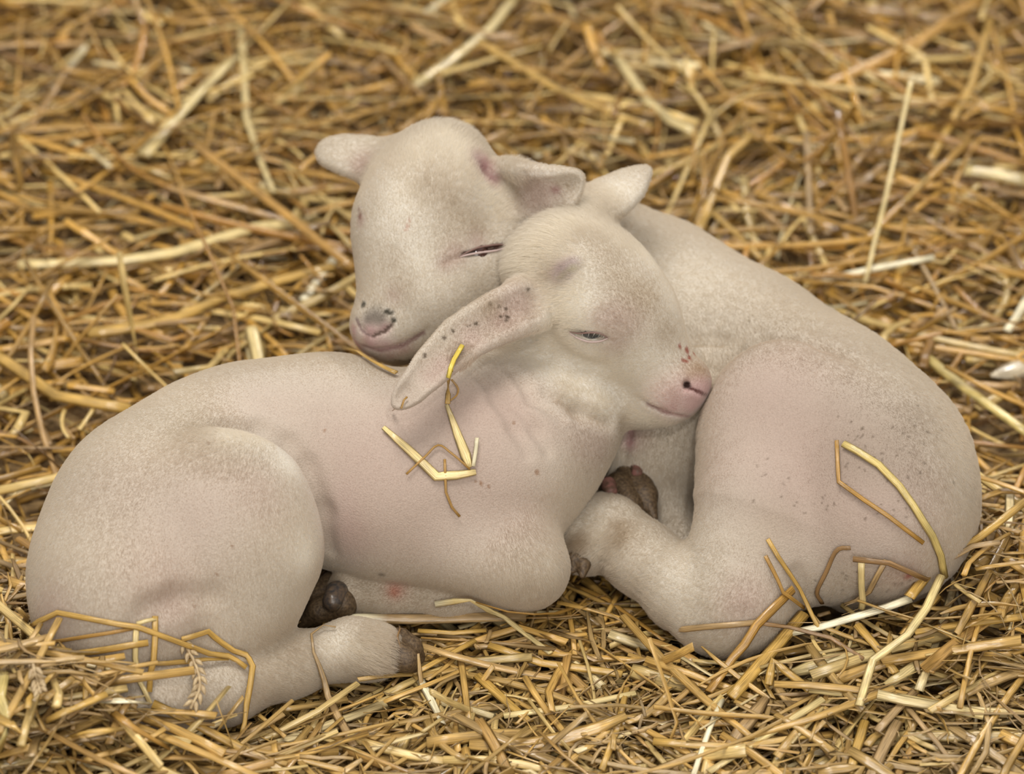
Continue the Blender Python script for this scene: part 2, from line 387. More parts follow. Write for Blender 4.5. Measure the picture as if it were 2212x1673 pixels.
def lamb_behind():
    L = Lamb((-.17, -.42, -.005), (.42, .16, .30), HSTEP); f = L.f
    L.chain(f, [(1395, 690, 235, 203), (1590, 803, 232, 196), (1765, 918, 238, 199), (1875, 1022, 240, 199), (1900, 1105, 218, 201)], 120)
    L.blob(f, 1440, 890, 205, 170, 200, 150, 90)                 # breast and shoulder
    L.blob(f, 1420, 940, 170, 100, 100, 100, 90)
    L.chain(f, [(1380, 670, 280, 180), (1230, 575, 400, 150), (1080, 500, 520, 135)], 120)   # neck
    g = f.blank()
    L.blob(g, 1735, 985, 262, 225, 258, 165, 60, roll=-20)       # thigh
    L.chain(g, [(1650, 1120, 210, 150), (1605, 1240, 130, 110), (1600, 1310, 100, 92)], 80)
    L.blob(g, 1800, 1180, 160, 190, 120, 120, 80)
    f.merge(g, 30*S)
    g = f.blank()                                                # hind cannon reaching left
    L.chain(g, [(1585, 1318, 95, 96), (1480, 1275, 92, 82), (1385, 1205, 98, 72), (1320, 1150, 102, 68), (1272, 1152, 100, 70), (1248, 1166, 98, 62)], 40)
    L.blob(g, 1268, 1192, 92, 50, 44, 44, 20, roll=15)
    L.blob(g, 1545, 1365, 55, 80, 48, 60, 40, roll=10)
    f.merge(g, 22*S)
    L.chain(f, [(1440, 1010, 110, 70), (1450, 1120, 55, 50), (1480, 1190, 45, 45)], 40)      # foreleg under the breast
    L.chain(f, [(1335, 985, 120, 46), (1330, 1040, 100, 40)], 40)
    L.chain(f, [(1950, 1215, 120, 62), (1880, 1255, 75, 58), (1840, 1270, 60, 48)], 40)      # tail
    g = f.blank(); c = PW(936, 432, -530)
    L.head(g, c, (-.36, .88, -.33), (-.10, -.46, -.88)); H = L.H; q = L.q
    g.cap(H(90, -120, 20), 85*q, H(250, -150, 5), 62*q, 40*S)
    g.ell(H(285, -130, 0), (52*q, 46*q, 60*q), L.axes, 30*S)     # chin
    f.merge(g, 60*S)
    L.chain(f, [(960, 640, 470, 110), (1080, 620, 430, 120), (1200, 680, 380, 130)], 90)     # throat
    L.ear(f, [(860, 350, -500, 66, 26), (800, 345, -460, 55, 20), (745, 332, -450, 44, 15), (708, 328, -445, 28, 12)], (.1, .55, .83), root=40)
    L.ear(f, [(1085, 402, -560, 62, 24), (1135, 418, -610, 68, 16), (1185, 420, -640, 60, 12), (1215, 405, -650, 42, 11), (1236, 392, -650, 18, 9)], (-.1, .45, -.95), root=20)
    # creases
    for d in (0, 34, 70, 108): L.groove([(1440+d, 745-d*.1), (1475+d, 725+d*.1), (1520+d*1.1, 690+d*.15)], 7, 26, .4)
    L.groove([(1550, 800), (1590, 762), (1640, 735), (1700, 728), (1780, 745), (1850, 785)], 9, 30)
    L.groove([(1360, 905), (1352, 940), (1350, 985)], 8, 20)
    L.groove([(1720, 1240), (1740, 1290), (1750, 1320)], 10, 30)
    L.groove([(770, 741), (792, 752), (822, 757), (860, 749), (900, 727), (928, 708)], 5, 9, .2)
    L.groove([(772, 690), (782, 712), (800, 726)], 4, 7, .1); L.groove([(803, 727), (830, 716), (845, 704), (852, 694)], 4, 7, .1)
    L.groove([(792, 730), (790, 750)], 4, 7, .1)
    L.groove([(900, 800), (940, 780), (980, 745)], 5, 14); L.groove([(850, 778), (890, 775), (930, 755)], 5, 14)
    L.groove([(1022, 345), (1045, 370), (1068, 395)], 9, 14, .3)
    L.groove([(955, 568), (975, 562), (992, 555)], 4, 8, .2)
    L.eyes = [eye_slit(L, [(990, 556), (1010, 545), (1035, 535), (1075, 529), (1100, 532)], [(990, 556), (1010, 551), (1038, 546), (1075, 541), (1100, 532)], 1, 4)]
    P = L.paint
    for u, v, r, a in ((1760, 960, 150, .7), (1680, 1050, 120, .4), (1880, 1080, 120, .5), (1660, 860, 90, .4)): P(u, v, r, np.array((.45, .35, .285)), a)
    for u, v, r, a in ((1700, 800, 120, .4), (1600, 860, 110, .45), (1560, 1000, 90, .35), (1750, 960, 130, .45), (1620, 1290, 60, .5), (1590, 1310, 40, .3), (1850, 1130, 130, .4), (1940, 1100, 100, .35), (1700, 1100, 110, .25), (1950, 1240, 50, .5), (1380, 940, 30, .5)): P(u, v, r, PINK, a)
    for u, v, r in ((950, 330, 120), (860, 480, 100), (1000, 520, 100), (900, 640, 90), (1080, 440, 80), (760, 340, 60), (1180, 390, 60), (850, 760, 60), (1280, 1150, 70), (1450, 1250, 90), (1500, 600, 120)): P(u, v, r, CREAM, .5)
    P(1362, 955, 16, (.84, .52, .52), .8); P(1364, 930, 12, (.84, .52, .52), .7)
    for u, v, r, a in ((1900, 900, 90, .3), (1850, 960, 70, .4), (1930, 950, 70, .35), (1800, 880, 60, .25), (1990, 900, 60, .25), (1850, 1000, 60, .4), (1960, 1020, 60, .35)): P(u, v, r, (.44, .34, .26), a)
    for u, v, r, a in ((1252, 1168, 26, 1.), (1240, 1184, 20, .9), (1345, 1158, 32, .9), (1342, 1135, 24, .7), (1300, 1240, 40, .35), (1400, 1280, 50, .2), (1660, 1150, 60, .25)): P(u, v, r, TAN, a)
    rr = np.random.default_rng(3)
    for cu, cv, sd, n in ((1920, 1000, 55, 40), (1880, 940, 60, 26), (1780, 1090, 34, 14), (1880, 1275, 46, 46), (1660, 1040, 50, 10), (1900, 1090, 40, 10)):
        for _ in range(n): P(cu+rr.normal()*sd, cv+rr.normal()*sd*.5, rr.uniform(1.5, 2.9), DIRT, .55, soft=.6)
    P(1965, 1243, 9, (.55, .12, .08), .8)
    for u, v, r in ((960, 290, 50), (900, 330, 45), (870, 420, 45), (1080, 450, 40), (1000, 330, 40), (1060, 420, 30), (900, 560, 30)): P(u, v, r, CREAM, .6)
    for u, v, r, a in ((1010, 480, 50, .5), (980, 450, 40, .45), (930, 400, 40, .3), (870, 620, 34, .4), (850, 560, 30, .3), (1040, 500, 30, .35), (960, 520, 36, .3)): P(u, v, r, TAN, a)
    for u, v, r, a in ((985, 550, 26, .7), (1030, 525, 24, .7), (960, 570, 18, .6), (850, 640, 20, .4), (780, 480, 14, .7), (785, 345, 30, .4), (1170, 410, 40, .7), (1150, 430, 40, .6), (780, 360, 24, .5)): P(u, v, r, PINK, a)
    for u, v, r, a in ((800, 715, 22, .9), (775, 745, 18, .9), (800, 745, 24, .9), (835, 748, 20, .8), (765, 715, 14, .8), (870, 755, 22, .5), (830, 708, 14, .8), (800, 768, 22, .45), (840, 770, 20, .4)): P(u, v, r, ROSE, a)
    P(1042, 362, 20, (.62, .36, .36), .9); P(1060, 388, 16, (.66, .40, .40), .85); P(1028, 345, 16, (.72, .52, .50), .6)
    for u, v, r, a in ((808, 684, 20, .85), (794, 690, 13, .8), (822, 690, 14, .8)): P(u, v, r, GREY, a)
    L.stroke([(1000, 549), (1040, 538), (1080, 531)], 5, (.10, .03, .02), .9, .7); L.stroke([(1030, 545), (1075, 538)], 6, (.4, .14, .1), .6, .7)
    for u, v, r in ((785, 660, 7), (836, 674, 6), (844, 677, 5), (850, 692, 6)): P(u, v, r, (.05, .045, .025), .9, soft=.7)
    L.stroke([(806, 726), (830, 717), (845, 704)], 4, (.2, .13, .1), .8, .6); L.stroke([(770, 690), (780, 712), (798, 726)], 3.5, (.3, .2, .18), .7, .6)
    L.stroke([(775, 743), (822, 758), (870, 747), (915, 718)], 4, (.42, .24, .22), .7)
    for u, v, r in ((880, 490, 4), (884, 478, 3), (876, 498, 3)): P(u, v, r, (.7, .35, .25), .6, soft=.6)
    P(778, 470, 7, (.3, .09, .06), .8); P(776, 455, 5, (.3, .12, .08), .7); P(1200, 410, 10, (.5, .2, .2), .6); P(1225, 400, 12, TAN, .7); P(1205, 395, 8, TAN, .6)
    return L

def snoise(p, k, seed):
    """smooth vector noise, about one cell per 1/k metres"""
    r = np.random.default_rng(seed); o = np.zeros_like(p)
    for _ in range(6):
        d = r.normal(size=3); d = d/np.linalg.norm(d)*k*r.uniform(.6, 1.6); o += np.sin(p@d*6.283+r.uniform(0, 6.283))[:, None]*r.normal(size=3)
    return o/2.4

def build_lamb(L, label, combs, curl, count, bare, long_, base):
    """combs: (u, v, du, dv, dw) way the coat lies; bare/long_: (u, v, r, length px) patches of other coat length"""
    co, F = L.f.mesh(); nv = len(co)
    col = np.tile(WOOL, (nv, 1))
    # slow natural change of the fleece colour
    nz = snoise(co, 18, 5)[:, :1]; col = col*(1+.03*nz)
    for h, r, c, a, soft in L.paints:
        rr = r*(2.2 if soft >= 1 else 1.6)
        m = np.nonzero((np.abs(co-h) < rr).all(1))[0]
        if not len(m): continue
        d = np.linalg.norm(co[m]-h, axis=1)/r
        pk = a*(.75 if c[0]-c[1] > .11 and soft >= 1 and c[1] > .42 else 1.)
        wt = pk*(np.exp(-(d**2)*1.1) if soft >= 1 else np.clip((1.15-d)/.4, 0, 1)); col[m] = col[m]*(1-wt[:, None])+c*wt[:, None]
    nor = L.f.grad(co)
    root = empty('lamb', (float(co[:, 0].mean()), float(co[:, 1].mean()), 0)); tag(root, label, 'lamb')
    off = np.array(root.location)
    me = np_mesh('lamb_body', co-off, [F], M_SKIN, col=col); body = link(bpy.data.objects.new('body', me), root)
    # coat of short fibres
    ln = np.full(nv, base)
    for u, v, r, x in bare+long_:
        h = L.f.hit(u, v)
        if h is None: continue
        d = np.linalg.norm(co-h, axis=1)/(r*S); wt = np.clip(1.5-d, 0, 1); ln = ln*(1-wt)+x*wt
    tri = np.concatenate([F[:, :3], F[:, [0, 2, 3]]]); A_, B_, C_ = co[tri[:, 0]], co[tri[:, 1]], co[tri[:, 2]]
    ar = np.linalg.norm(np.cross(B_-A_, C_-A_), axis=1)
    fn = nor[tri[:, 0]]; ctr = A_
    view = ctr-(-VF*DIST); view /= np.linalg.norm(view, axis=1)[:, None]
    face = -(fn*view).sum(1)
    ar = ar*np.where(ctr[:, 2] < .004, 0, 1)*np.where(face < -.45, .15, 1)*np.clip((ln[tri[:, 0]]-1.2)/3., 0, 1)
    pick = np.searchsorted(np.cumsum(ar)/ar.sum(), rng.random(count)).clip(0, len(tri)-1)
    a, b = rng.random(count), rng.random(count); fl = a+b > 1; a[fl], b[fl] = 1-a[fl], 1-b[fl]
    t = tri[pick]; wts = np.stack([1-a-b, a, b], 1)[:, :, None]
    p = (co[t]*wts).sum(1); n_ = (nor[t]*wts).sum(1); n_ /= np.linalg.norm(n_, axis=1)[:, None]; tc = (col[t]*wts).sum(1); l_ = (ln[t]*wts[:, :, 0]).sum(1)
    num = np.zeros((count, 3)); den = 1e-9
    for u, v, du, dv, dw in combs:
        h = L.f.hit(u, v)
        if h is None: continue
        wt = 1/(((p-h)**2).sum(1)+.0006)**1.5; num += wt[:, None]*nrm(vec(du, dv, dw)); den = den+wt
    cd = num/np.asarray(den)[:, None]; cd -= n_*(cd*n_).sum(1)[:, None]; cd /= np.linalg.norm(cd, axis=1)[:, None]+1e-6
    hd_ = np.clip(np.linalg.norm(p-L.H(60, -20, 0), axis=1)/.11-.55, .12, 1)[:, None]; curl = curl*hd_
    tw = snoise(p, 150, 11)*curl+snoise(p, 60, 12)*curl*.6
    ins = np.clip(l_/10., .6, 2)
    lay = np.clip(l_/7., .35, 1)[:, None]; d0 = n_*.6*lay+cd*.6+rng.normal(size=(count, 3))*.11+tw; d0 /= np.linalg.norm(d0, axis=1)[:, None]
    d1 = n_*.2+cd*.95+rng.normal(size=(count, 3))*.15+tw*1.4; d1 /= np.linalg.norm(d1, axis=1)[:, None]
    ll = (l_*S*rng.uniform(.65, 1.25, count))[:, None]
    pts = np.stack([p-n_*.0004, p+d0*ll*.4, p+d0*ll*.4+(d0+d1)*.5*ll*.35, p+d0*ll*.4+(d0+d1)*.5*ll*.35+d1*ll*.35], 1)-off
    pts[:, :, 2] = np.maximum(pts[:, :, 2], .001)
    hc = bpy.data.hair_curves.new('lamb_wool'); hc.add_curves([4]*count)
    hc.attributes['position'].data.foreach_set('vector', np.ascontiguousarray(pts, f32).ravel())
    rad = hc.attributes.get('radius') or hc.attributes.new('radius', 'FLOAT', 'POINT')
    rad.data.foreach_set('value', np.tile(np.array([.00006, .000055, .00004, .000015], f32), count))
    at = hc.attributes.new('tint', 'FLOAT_COLOR', 'CURVE'); c4 = np.ones((count, 4), f32); c4[:, :3] = np.clip(tc*rng.uniform(.98, 1.08, (count, 1)), 0, .95); at.data.foreach_set('color', c4.ravel())
    hc.materials.append(M_WOOL)
    tag(link(bpy.data.objects.new('wool', hc), body), kind='stuff')
    print('lamb', nv, len(F), 'fibres', count, round(time.time()-T0, 1))
    return root, off

def tube_mesh(name, pts, rads, mat, off, sides=7, flat=1.):
    pts = [np.asarray(p) for p in pts]; co = []; fs = []
    up = np.array([0, 0, 1.])
    for i, p in enumerate(pts):
        t = nrm(pts[min(i+1, len(pts)-1)]-pts[max(i-1, 0)]); x = nrm(np.cross(t, up) if abs(t@up) < .95 else np.cross(t, VX)); y = np.cross(x, t)
        for k in range(sides):
            a = 6.2832*k/sides; co.append(p+(x*math.cos(a)+y*math.sin(a)*flat)*rads[i]-off)
    for i in range(len(pts)-1):
        for k in range(sides): fs.append((i*sides+k, i*sides+(k+1) % sides, (i+1)*sides+(k+1) % sides, (i+1)*sides+k))
    co += [pts[0]-off, pts[-1]-off]; n = len(co); tr = []
    for k in range(sides): tr += [((k+1) % sides, k, n-2), ((len(pts)-1)*sides+k, (len(pts)-1)*sides+(k+1) % sides, n-1)]
    return np_mesh(name, np.array(co), [np.array(fs), np.array(tr)], mat)
def smooth_line(P, n):
    P = np.array(P); t = np.linspace(0, len(P)-1, n); i = np.clip(t.astype(int), 0, len(P)-2); f_ = (t-i)[:, None]
    Q = np.vstack([2*P[0]-P[1], P, 2*P[-1]-P[-2]]); a, b, c, d = Q[i], Q[i+1], Q[i+2], Q[i+3]
    return .5*((2*b)+(-a+c)*f_+(2*a-5*b+4*c-d)*f_**2+(-a+3*b-3*c+d)*f_**3)
def uvsphere(name, c, r, mat, off, nu=24, nv=14):
    co = [(math.sin(math.pi*j/nv)*math.cos(6.2832*i/nu), math.sin(math.pi*j/nv)*math.sin(6.2832*i/nu), math.cos(math.pi*j/nv)) for j in range(nv+1) for i in range(nu)]
    fs = [(j*nu+i, (j+1)*nu+i, (j+1)*nu+(i+1) % nu, j*nu+(i+1) % nu) for j in range(nv) for i in range(nu)]
    return np_mesh(name, np.array(co)*r+c-off, [np.array(fs)], mat)
def add_eye(L, root, off, e, ball_mat, lashes=True):
    q = e['q']; eye = link(bpy.data.objects.new('eye', uvsphere('eye', e['c'], e['r'], ball_mat, off)), root)
    for pts, r, lm in ((e['up'], 2.3, M_LIDD), (e['lo'], 2.6, M_LID)):
        P_ = smooth_line(pts, 14); R_ = [r*q*(.35+.65*math.sin(math.pi*i/13)) for i in range(14)]
        link(bpy.data.objects.new('eyelid', tube_mesh('eyelid', P_, R_, lm, off)), root)
    if not lashes: return
    P_ = smooth_line(e['up'], 24); co = []; fs = []
    for i in range(5, 21, 3):
        dn = nrm(-VU*1.1+e['n']*.5+e['t']*random.uniform(-.7, .2)); a = P_[i]+e['n']*3*q; b = a+dn*random.uniform(9, 20)*q; sd = e['t']*.55*q; k = len(co)
        co += [a-sd-off, a+sd-off, a+e['n']*1.2*q-off, b-off]; fs += [(k, k+1, k+3), (k+1, k+2, k+3), (k+2, k, k+3)]
    tag(link(bpy.data.objects.new('eyelash', np_mesh('eyelash', np.array(co), [np.array(fs)], M_LASH)), root), kind='stuff')
def add_hoof(root, off, caps, mat, label=None, name='hoof', k=10):
    """claws grown from tapered lobes (u, v, z, r)"""
    P_ = [[(PZ(u, v, z), r) for u, v, z, r in c] for c in caps]; al = np.array([p for c in P_ for p, r in c]); mr = max(r for c in P_ for p, r in c)*S+.004
    g = Field(al.min(0)-mr, al.max(0)+mr, .0011)
    for c in P_:
        h = g.blank()
        for (a, ra), (b, rb) in zip(c, c[1:]): h.cap(a, ra*RS(a), b, rb*RS(b), 8*S)
        g.merge(h, k*S)
    co, F = g.mesh(); co[:, 2] = np.maximum(co[:, 2], .0005)
    o = link(bpy.data.objects.new(name, np_mesh(name, co-off, [F], mat)), root)
    if label: tag(o, label)
    return o
LF, LB = lamb_front(), lamb_behind()
def press(a, b, sel, gap=.0012):
    """where a gives way because b lies against it"""
    I = np.argwhere(a.d < .03); p = a.lo+I*a.h; k = sel(p) & (p > b.lo).all(1) & (p < b.lo+(b.n-1)*b.h).all(1); I, p = I[k], p[k]
    e = (gap-b.sample(p)).astype(f32); v = a.d[I[:, 0], I[:, 1], I[:, 2]]; h = np.maximum(.004-np.abs(v-e), 0)/.004
    return I, np.where(e > -.012, np.maximum(v, e)+h*h*.001, v)
xs = PW(1075, 600, -600)[0]
xf = PW(1185, 1150, -700)[0]
PR = [(LF.f, press(LF.f, LB.f, lambda p: (p[:, 0] < xs+.005) | ((p[:, 0] > xf-.004) & (p[:, 2] < .070)))), (LB.f, press(LB.f, LF.f, lambda p: (p[:, 0] >= xs-.005) & ~((p[:, 0] > xf) & (p[:, 2] < .066))))]
for f_, (I, v) in PR: f_.d[I[:, 0], I[:, 1], I[:, 2]] = v
print('fields', round(time.time()-T0, 1))
NF = 520000
combs_f = [(1500, 800, -.7, -.6, 0), (1400, 620, -.6, -.75, 0), (1280, 520, -.8, -.3, .2), (1200, 640, -.8, .2, 0), (1300, 760, -.8, -.2, 0), (1400, 880, -.9, -.1, 0), (1000, 720, -.7, .6, 0), (900, 830, -.5, .8, 0), (1080, 900, -.3, .9, 0),
           (850, 900, -.9, .3, 0), (600, 850, -1, .2, 0), (300, 950, -.7, .7, 0), (120, 1200, -.2, 1, 0), (500, 1100, -.5, .8, 0), (640, 1150, -.2, 1, 0), (450, 1350, -.3, 1, 0), (600, 1450, .8, .1, 0), (800, 1400, .8, .3, 0), (400, 1520, .5, .6, 0), (900, 1080, -.4, .9, 0), (1120, 1210, .5, .8, 0), (850, 1290, -1, .1, 0)]
bare_f = [(1510, 845, 42, 1), (1500, 880, 30, 1), (1535, 850, 26, 1), (1510, 800, 24, 3), (1276, 727, 34, 2), (1225, 580, 20, 2), (1470, 900, 22, 2), (1440, 880, 22, 4), (1330, 690, 40, 6), (1080, 690, 50, 6), (960, 790, 40, 6), (1050, 900, 130, 2), (850, 1000, 180, 2), (740, 1120, 90, 2), (1130, 950, 90, 2), (960, 1060, 130, 2), (700, 920, 120, 2), (900, 900, 100, 2), (590, 880, 90, 2), (430, 1120, 90, 2.5), (1350, 760, 90, 7), (1440, 800, 60, 6)]
long_f = [(1235, 858, 32, 13), (1300, 885, 28, 13), (1360, 905, 26, 13), (1240, 460, 90, 28), (1140, 530, 80, 30), (1090, 590, 60, 24), (1330, 500, 70, 14), (1100, 740, 30, 18), (1000, 765, 24, 15), (1190, 700, 60, 13), (1430, 915, 30, 13), (810, 1420, 50, 24), (480, 940, 80, 10), (620, 1440, 80, 10), (1150, 1230, 70, 9), (1200, 600, 50, 14)]
rootF, offF = build_lamb(LF, 'white lamb in front, lying with its head turned right and one ear hanging', combs_f, .035, NF, bare_f, long_f, 4.6)
add_eye(LF, rootF, offF, LF.eyes[0], M_EYE)
combs_b = [(805, 690, .2, -.9, 0), (870, 560, .2, -.95, 0), (940, 420, .1, -.95, 0), (900, 320, -.3, -.9, 0), (1040, 450, .6, -.7, 0), (1050, 320, .7, -.5, 0), (900, 700, .6, -.5, 0), (1150, 420, .8, .1, 0), (740, 340, -1, .1, 0), (1450, 600, .9, .5, 0), (1700, 780, .8, .7, 0), (1950, 850, .5, .9, 0), (2050, 1050, 0, 1, 0),
           (1600, 950, -.2, 1, 0), (1800, 1000, .2, 1, 0), (1650, 1250, -.4, .9, 0), (1450, 1230, -.8, -.4, 0), (1270, 1150, -.7, .6, 0), (1880, 1260, -.7, .6, 0), (1450, 900, -.1, 1, 0)]
bare_b = [(800, 730, 34, 1), (790, 745, 26, 1), (830, 745, 24, 1.5), (805, 700, 20, 1), (1045, 368, 22, 2), (1030, 540, 30, 3), (1170, 420, 40, 4), (870, 755, 20, 4), (1610, 1290, 40, 7), (780, 350, 40, 7), (1700, 1080, 170, 1.8), (1800, 960, 150, 2.5), (1650, 880, 110, 2), (1880, 1130, 100, 2)]
long_b = [(960, 280, 80, 24), (900, 320, 60, 18), (1060, 320, 60, 20), (1100, 370, 40, 18), (1000, 340, 60, 16), (1080, 440, 40, 14), (930, 400, 50, 14), (1270, 1180, 60, 16), (1230, 1200, 36, 18)]
rootB, offB = build_lamb(LB, 'white lamb behind, resting its chin on the back of the front lamb', combs_b, .16, NF, bare_b, long_b, 6.)
M_EYE2 = mat_plain('eyeball_reddened', (.05, .02, .016), .12, .5, coat=.4)
add_eye(LB, rootB, offB, LB.eyes[0], M_EYE2, False)
M_HOOFD = mat_plain('hoof_horn_dark', (.035, .032, .032), .35, .5, (300., (.12, .08, .05)), coat=.2)
M_DEW = mat_plain('dewclaw_horn', (.24, .11, .09), .5, .3, (260., (.09, .055, .035)))
add_hoof(rootF, offF, [[(862, 1392, 52, 36), (884, 1404, 44, 30), (902, 1420, 26, 17)], [(850, 1412, 60, 34), (876, 1426, 52, 28), (892, 1440, 34, 15)]], M_HOOF, 'hind hoof, soiled brown')
add_hoof(rootF, offF, [[(722, 1272, 50, 40), (680, 1300, 40, 32), (645, 1338, 16, 12)], [(735, 1305, 60, 38), (690, 1322, 45, 28), (652, 1348, 18, 12)]], M_HOOF, 'folded fore hoof, soiled brown')
add_hoof(rootF, offF, [[(728, 1282, 82, 27), (718, 1300, 84, 22)]], M_HOOFD, name='dewclaw')
add_hoof(rootB, offB, [[(1366, 1028, 140, 38), (1392, 1072, 128, 29), (1414, 1120, 108, 8)], [(1338, 1052, 138, 34), (1358, 1092, 124, 30), (1390, 1128, 108, 9)]], M_HOOF, 'fore hoof seen from below, soiled brown', k=3)
add_hoof(rootB, offB, [[(1314, 1046, 162, 17), (1318, 1062, 158, 16)]], M_DEW, name='dewclaw')
add_hoof(rootB, offB, [[(1372, 1010, 168, 13), (1376, 1020, 166, 13)]], M_DEW, name='dewclaw')
add_hoof(rootB, offB, [[(1238, 1210, 100, 18), (1235, 1232, 88, 9)], [(1260, 1222, 96, 17), (1258, 1243, 86, 8)]], M_HOOF, 'hind hoof, dark claws under the tuft')
print('lambs done', round(time.time()-T0, 1))

# ------------------------------------------------------------------ straw
def mat_straw():
    m, nt, b = nodes('dry_straw')
    a = N(nt, 'ShaderNodeAttribute', attribute_name='tint'); u = N(nt, 'ShaderNodeAttribute', attribute_name='straw_uv')
    mp = N(nt, 'ShaderNodeMapping'); mp.inputs['Scale'].default_value = (11, .7, 1)
    n1 = N(nt, 'ShaderNodeTexNoise', Scale=1., Detail=3.); n2 = N(nt, 'ShaderNodeTexNoise', Scale=.55, Detail=2.)
    nt.links.new(u.outputs['Vector'], mp.inputs['Vector']); nt.links.new(mp.outputs[0], n1.inputs['Vector']); nt.links.new(u.outputs['Vector'], n2.inputs['Vector'])
    r = N(nt, 'ShaderNodeMapRange'); r.inputs['From Min'].default_value = .25; r.inputs['From Max'].default_value = .75; r.inputs['To Min'].default_value = .5; r.inputs['To Max'].default_value = 1.38
    r2 = N(nt, 'ShaderNodeMapRange'); r2.inputs['From Min'].default_value = .3; r2.inputs['From Max'].default_value = .7; r2.inputs['To Min'].default_value = .8; r2.inputs['To Max'].default_value = 1.15
    ml = N(nt, 'ShaderNodeMath', operation='MULTIPLY'); nt.links.new(n1.outputs[0], r.inputs[0]); nt.links.new(n2.outputs[0], r2.inputs[0])
    nt.links.new(r.outputs[0], ml.inputs[0]); nt.links.new(r2.outputs[0], ml.inputs[1])
    mx = N(nt, 'ShaderNodeMix', data_type='RGBA', blend_type='MULTIPLY'); mx.inputs['Factor'].default_value = 1
    nt.links.new(a.outputs['Color'], mx.inputs[6]); nt.links.new(ml.outputs[0], mx.inputs[7]); nt.links.new(mx.outputs[2], b.inputs['Base Color'])
    bp = N(nt, 'ShaderNodeBump', Strength=.7, Distance=.0005); nt.links.new(n1.outputs[0], bp.inputs['Height']); nt.links.new(bp.outputs[0], b.inputs['Normal'])
    b.inputs['Roughness'].default_value = .24; b.inputs['Specular IOR Level'].default_value = .7
    return m
M_STRAW = mat_straw()
GOLD = np.array((.53, .325, .078)); PALE = np.array((.72, .56, .25)); OCHRE = np.array((.42, .23, .05)); UMBER = np.array((.25, .145, .06)); DUN = np.array((.40, .265, .12)); IVORY = np.array((.84, .75, .50)); LIME = np.array((.60, .46, .16))
RING = np.array([(math.cos(a), math.sin(a)) for a in np.arange(6)*math.pi/3])
def ribbon(C, Wd, Th, Nr, colr, twist=None, node=None, cup=.25):
    """C (n,m,3) centre lines, Wd/Th (n,m) half width and half thickness, Nr (n,m,3) facing -> verts, quads, tint, uv"""
    n, m, _ = C.shape; T = np.empty_like(C); T[:, 1:-1] = C[:, 2:]-C[:, :-2]; T[:, 0] = C[:, 1]-C[:, 0]; T[:, -1] = C[:, -1]-C[:, -2]
    T /= np.linalg.norm(T, axis=2, keepdims=True)+1e-9
    Nn = Nr-T*(Nr*T).sum(2, keepdims=True); Nn /= np.linalg.norm(Nn, axis=2, keepdims=True)+1e-9; X = np.cross(T, Nn)
    if twist is not None:
        c, s_ = np.cos(twist)[:, :, None], np.sin(twist)[:, :, None]; X, Nn = X*c+Nn*s_, Nn*c-X*s_
    V = C[:, :, None]+X[:, :, None]*(Wd[:, :, None]*RING[:, 0])[..., None]+Nn[:, :, None]*(Th[:, :, None]*RING[:, 1]-cup*Wd[:, :, None]*RING[:, 0]**2*(Th[:, :, None] < .3*Wd[:, :, None]))[..., None]
    i = np.arange(n)[:, None, None]*m*6; j = np.arange(m-1)[None, :, None]*6; k = np.arange(6)[None, None, :]; k2 = (k+1) % 6
    Q = np.stack(np.broadcast_arrays(i+j+k, i+j+k2, i+j+6+k2, i+j+6+k), -1).reshape(-1, 4)
    E0 = (np.arange(n)*m*6)[:, None]; E1 = E0+(m-1)*6
    caps = np.concatenate([E0+np.array([3, 2, 1, 0]), E0+np.array([5, 4, 3, 0]), E1+np.array([0, 1, 2, 3]), E1+np.array([0, 3, 4, 5])])
    col = np.broadcast_to(colr[:, :, None, :], V.shape).reshape(-1, 3)
    L_ = np.concatenate([np.zeros((n, 1)), np.cumsum(np.linalg.norm(np.diff(C, axis=1), axis=2), 1)], 1)
    uv = np.stack([np.broadcast_to(RING[:, 0]*.5+rng.random((n, 1, 1))*40, (n, m, 6)), np.broadcast_to((L_/.012+rng.random((n, 1))*50)[:, :, None], (n, m, 6))], -1).reshape(-1, 2)
    return V.reshape(-1, 3), np.concatenate([Q, caps]), col, uv

FLOOR_Z = -.026
def mound(x, y):
    """height of the top of the bedding: nearly flat, heaped in front and beside the lambs"""
    h = .002+.003*np.sin(x*17+1)*np.sin(y*13+2)
    def bump(u, v, rx, ry, a):
        p = PZ(u, v, 0); return a*np.exp(-((x-p[0])/rx)**2-((y-p[1])/ry)**2)
    h = h+bump(100, 1668, .08, .05, .085)+bump(20, 1420, .06, .06, .05)+bump(2190, 1200, .06, .06, .03)+bump(2130, 1330, .095, .085, .052)+bump(1800, 1420, .09, .07, .014)+bump(1900, 1640, .22, .09, .014)+bump(1050, 1380, .07, .05, .008)+bump(400, 1720, .2, .06, .01)
    return h+np.clip((y-.25)*.03, 0, .02)
def lamb_dist(p): return np.minimum(LF.f.sample(p), LB.f.sample(p))

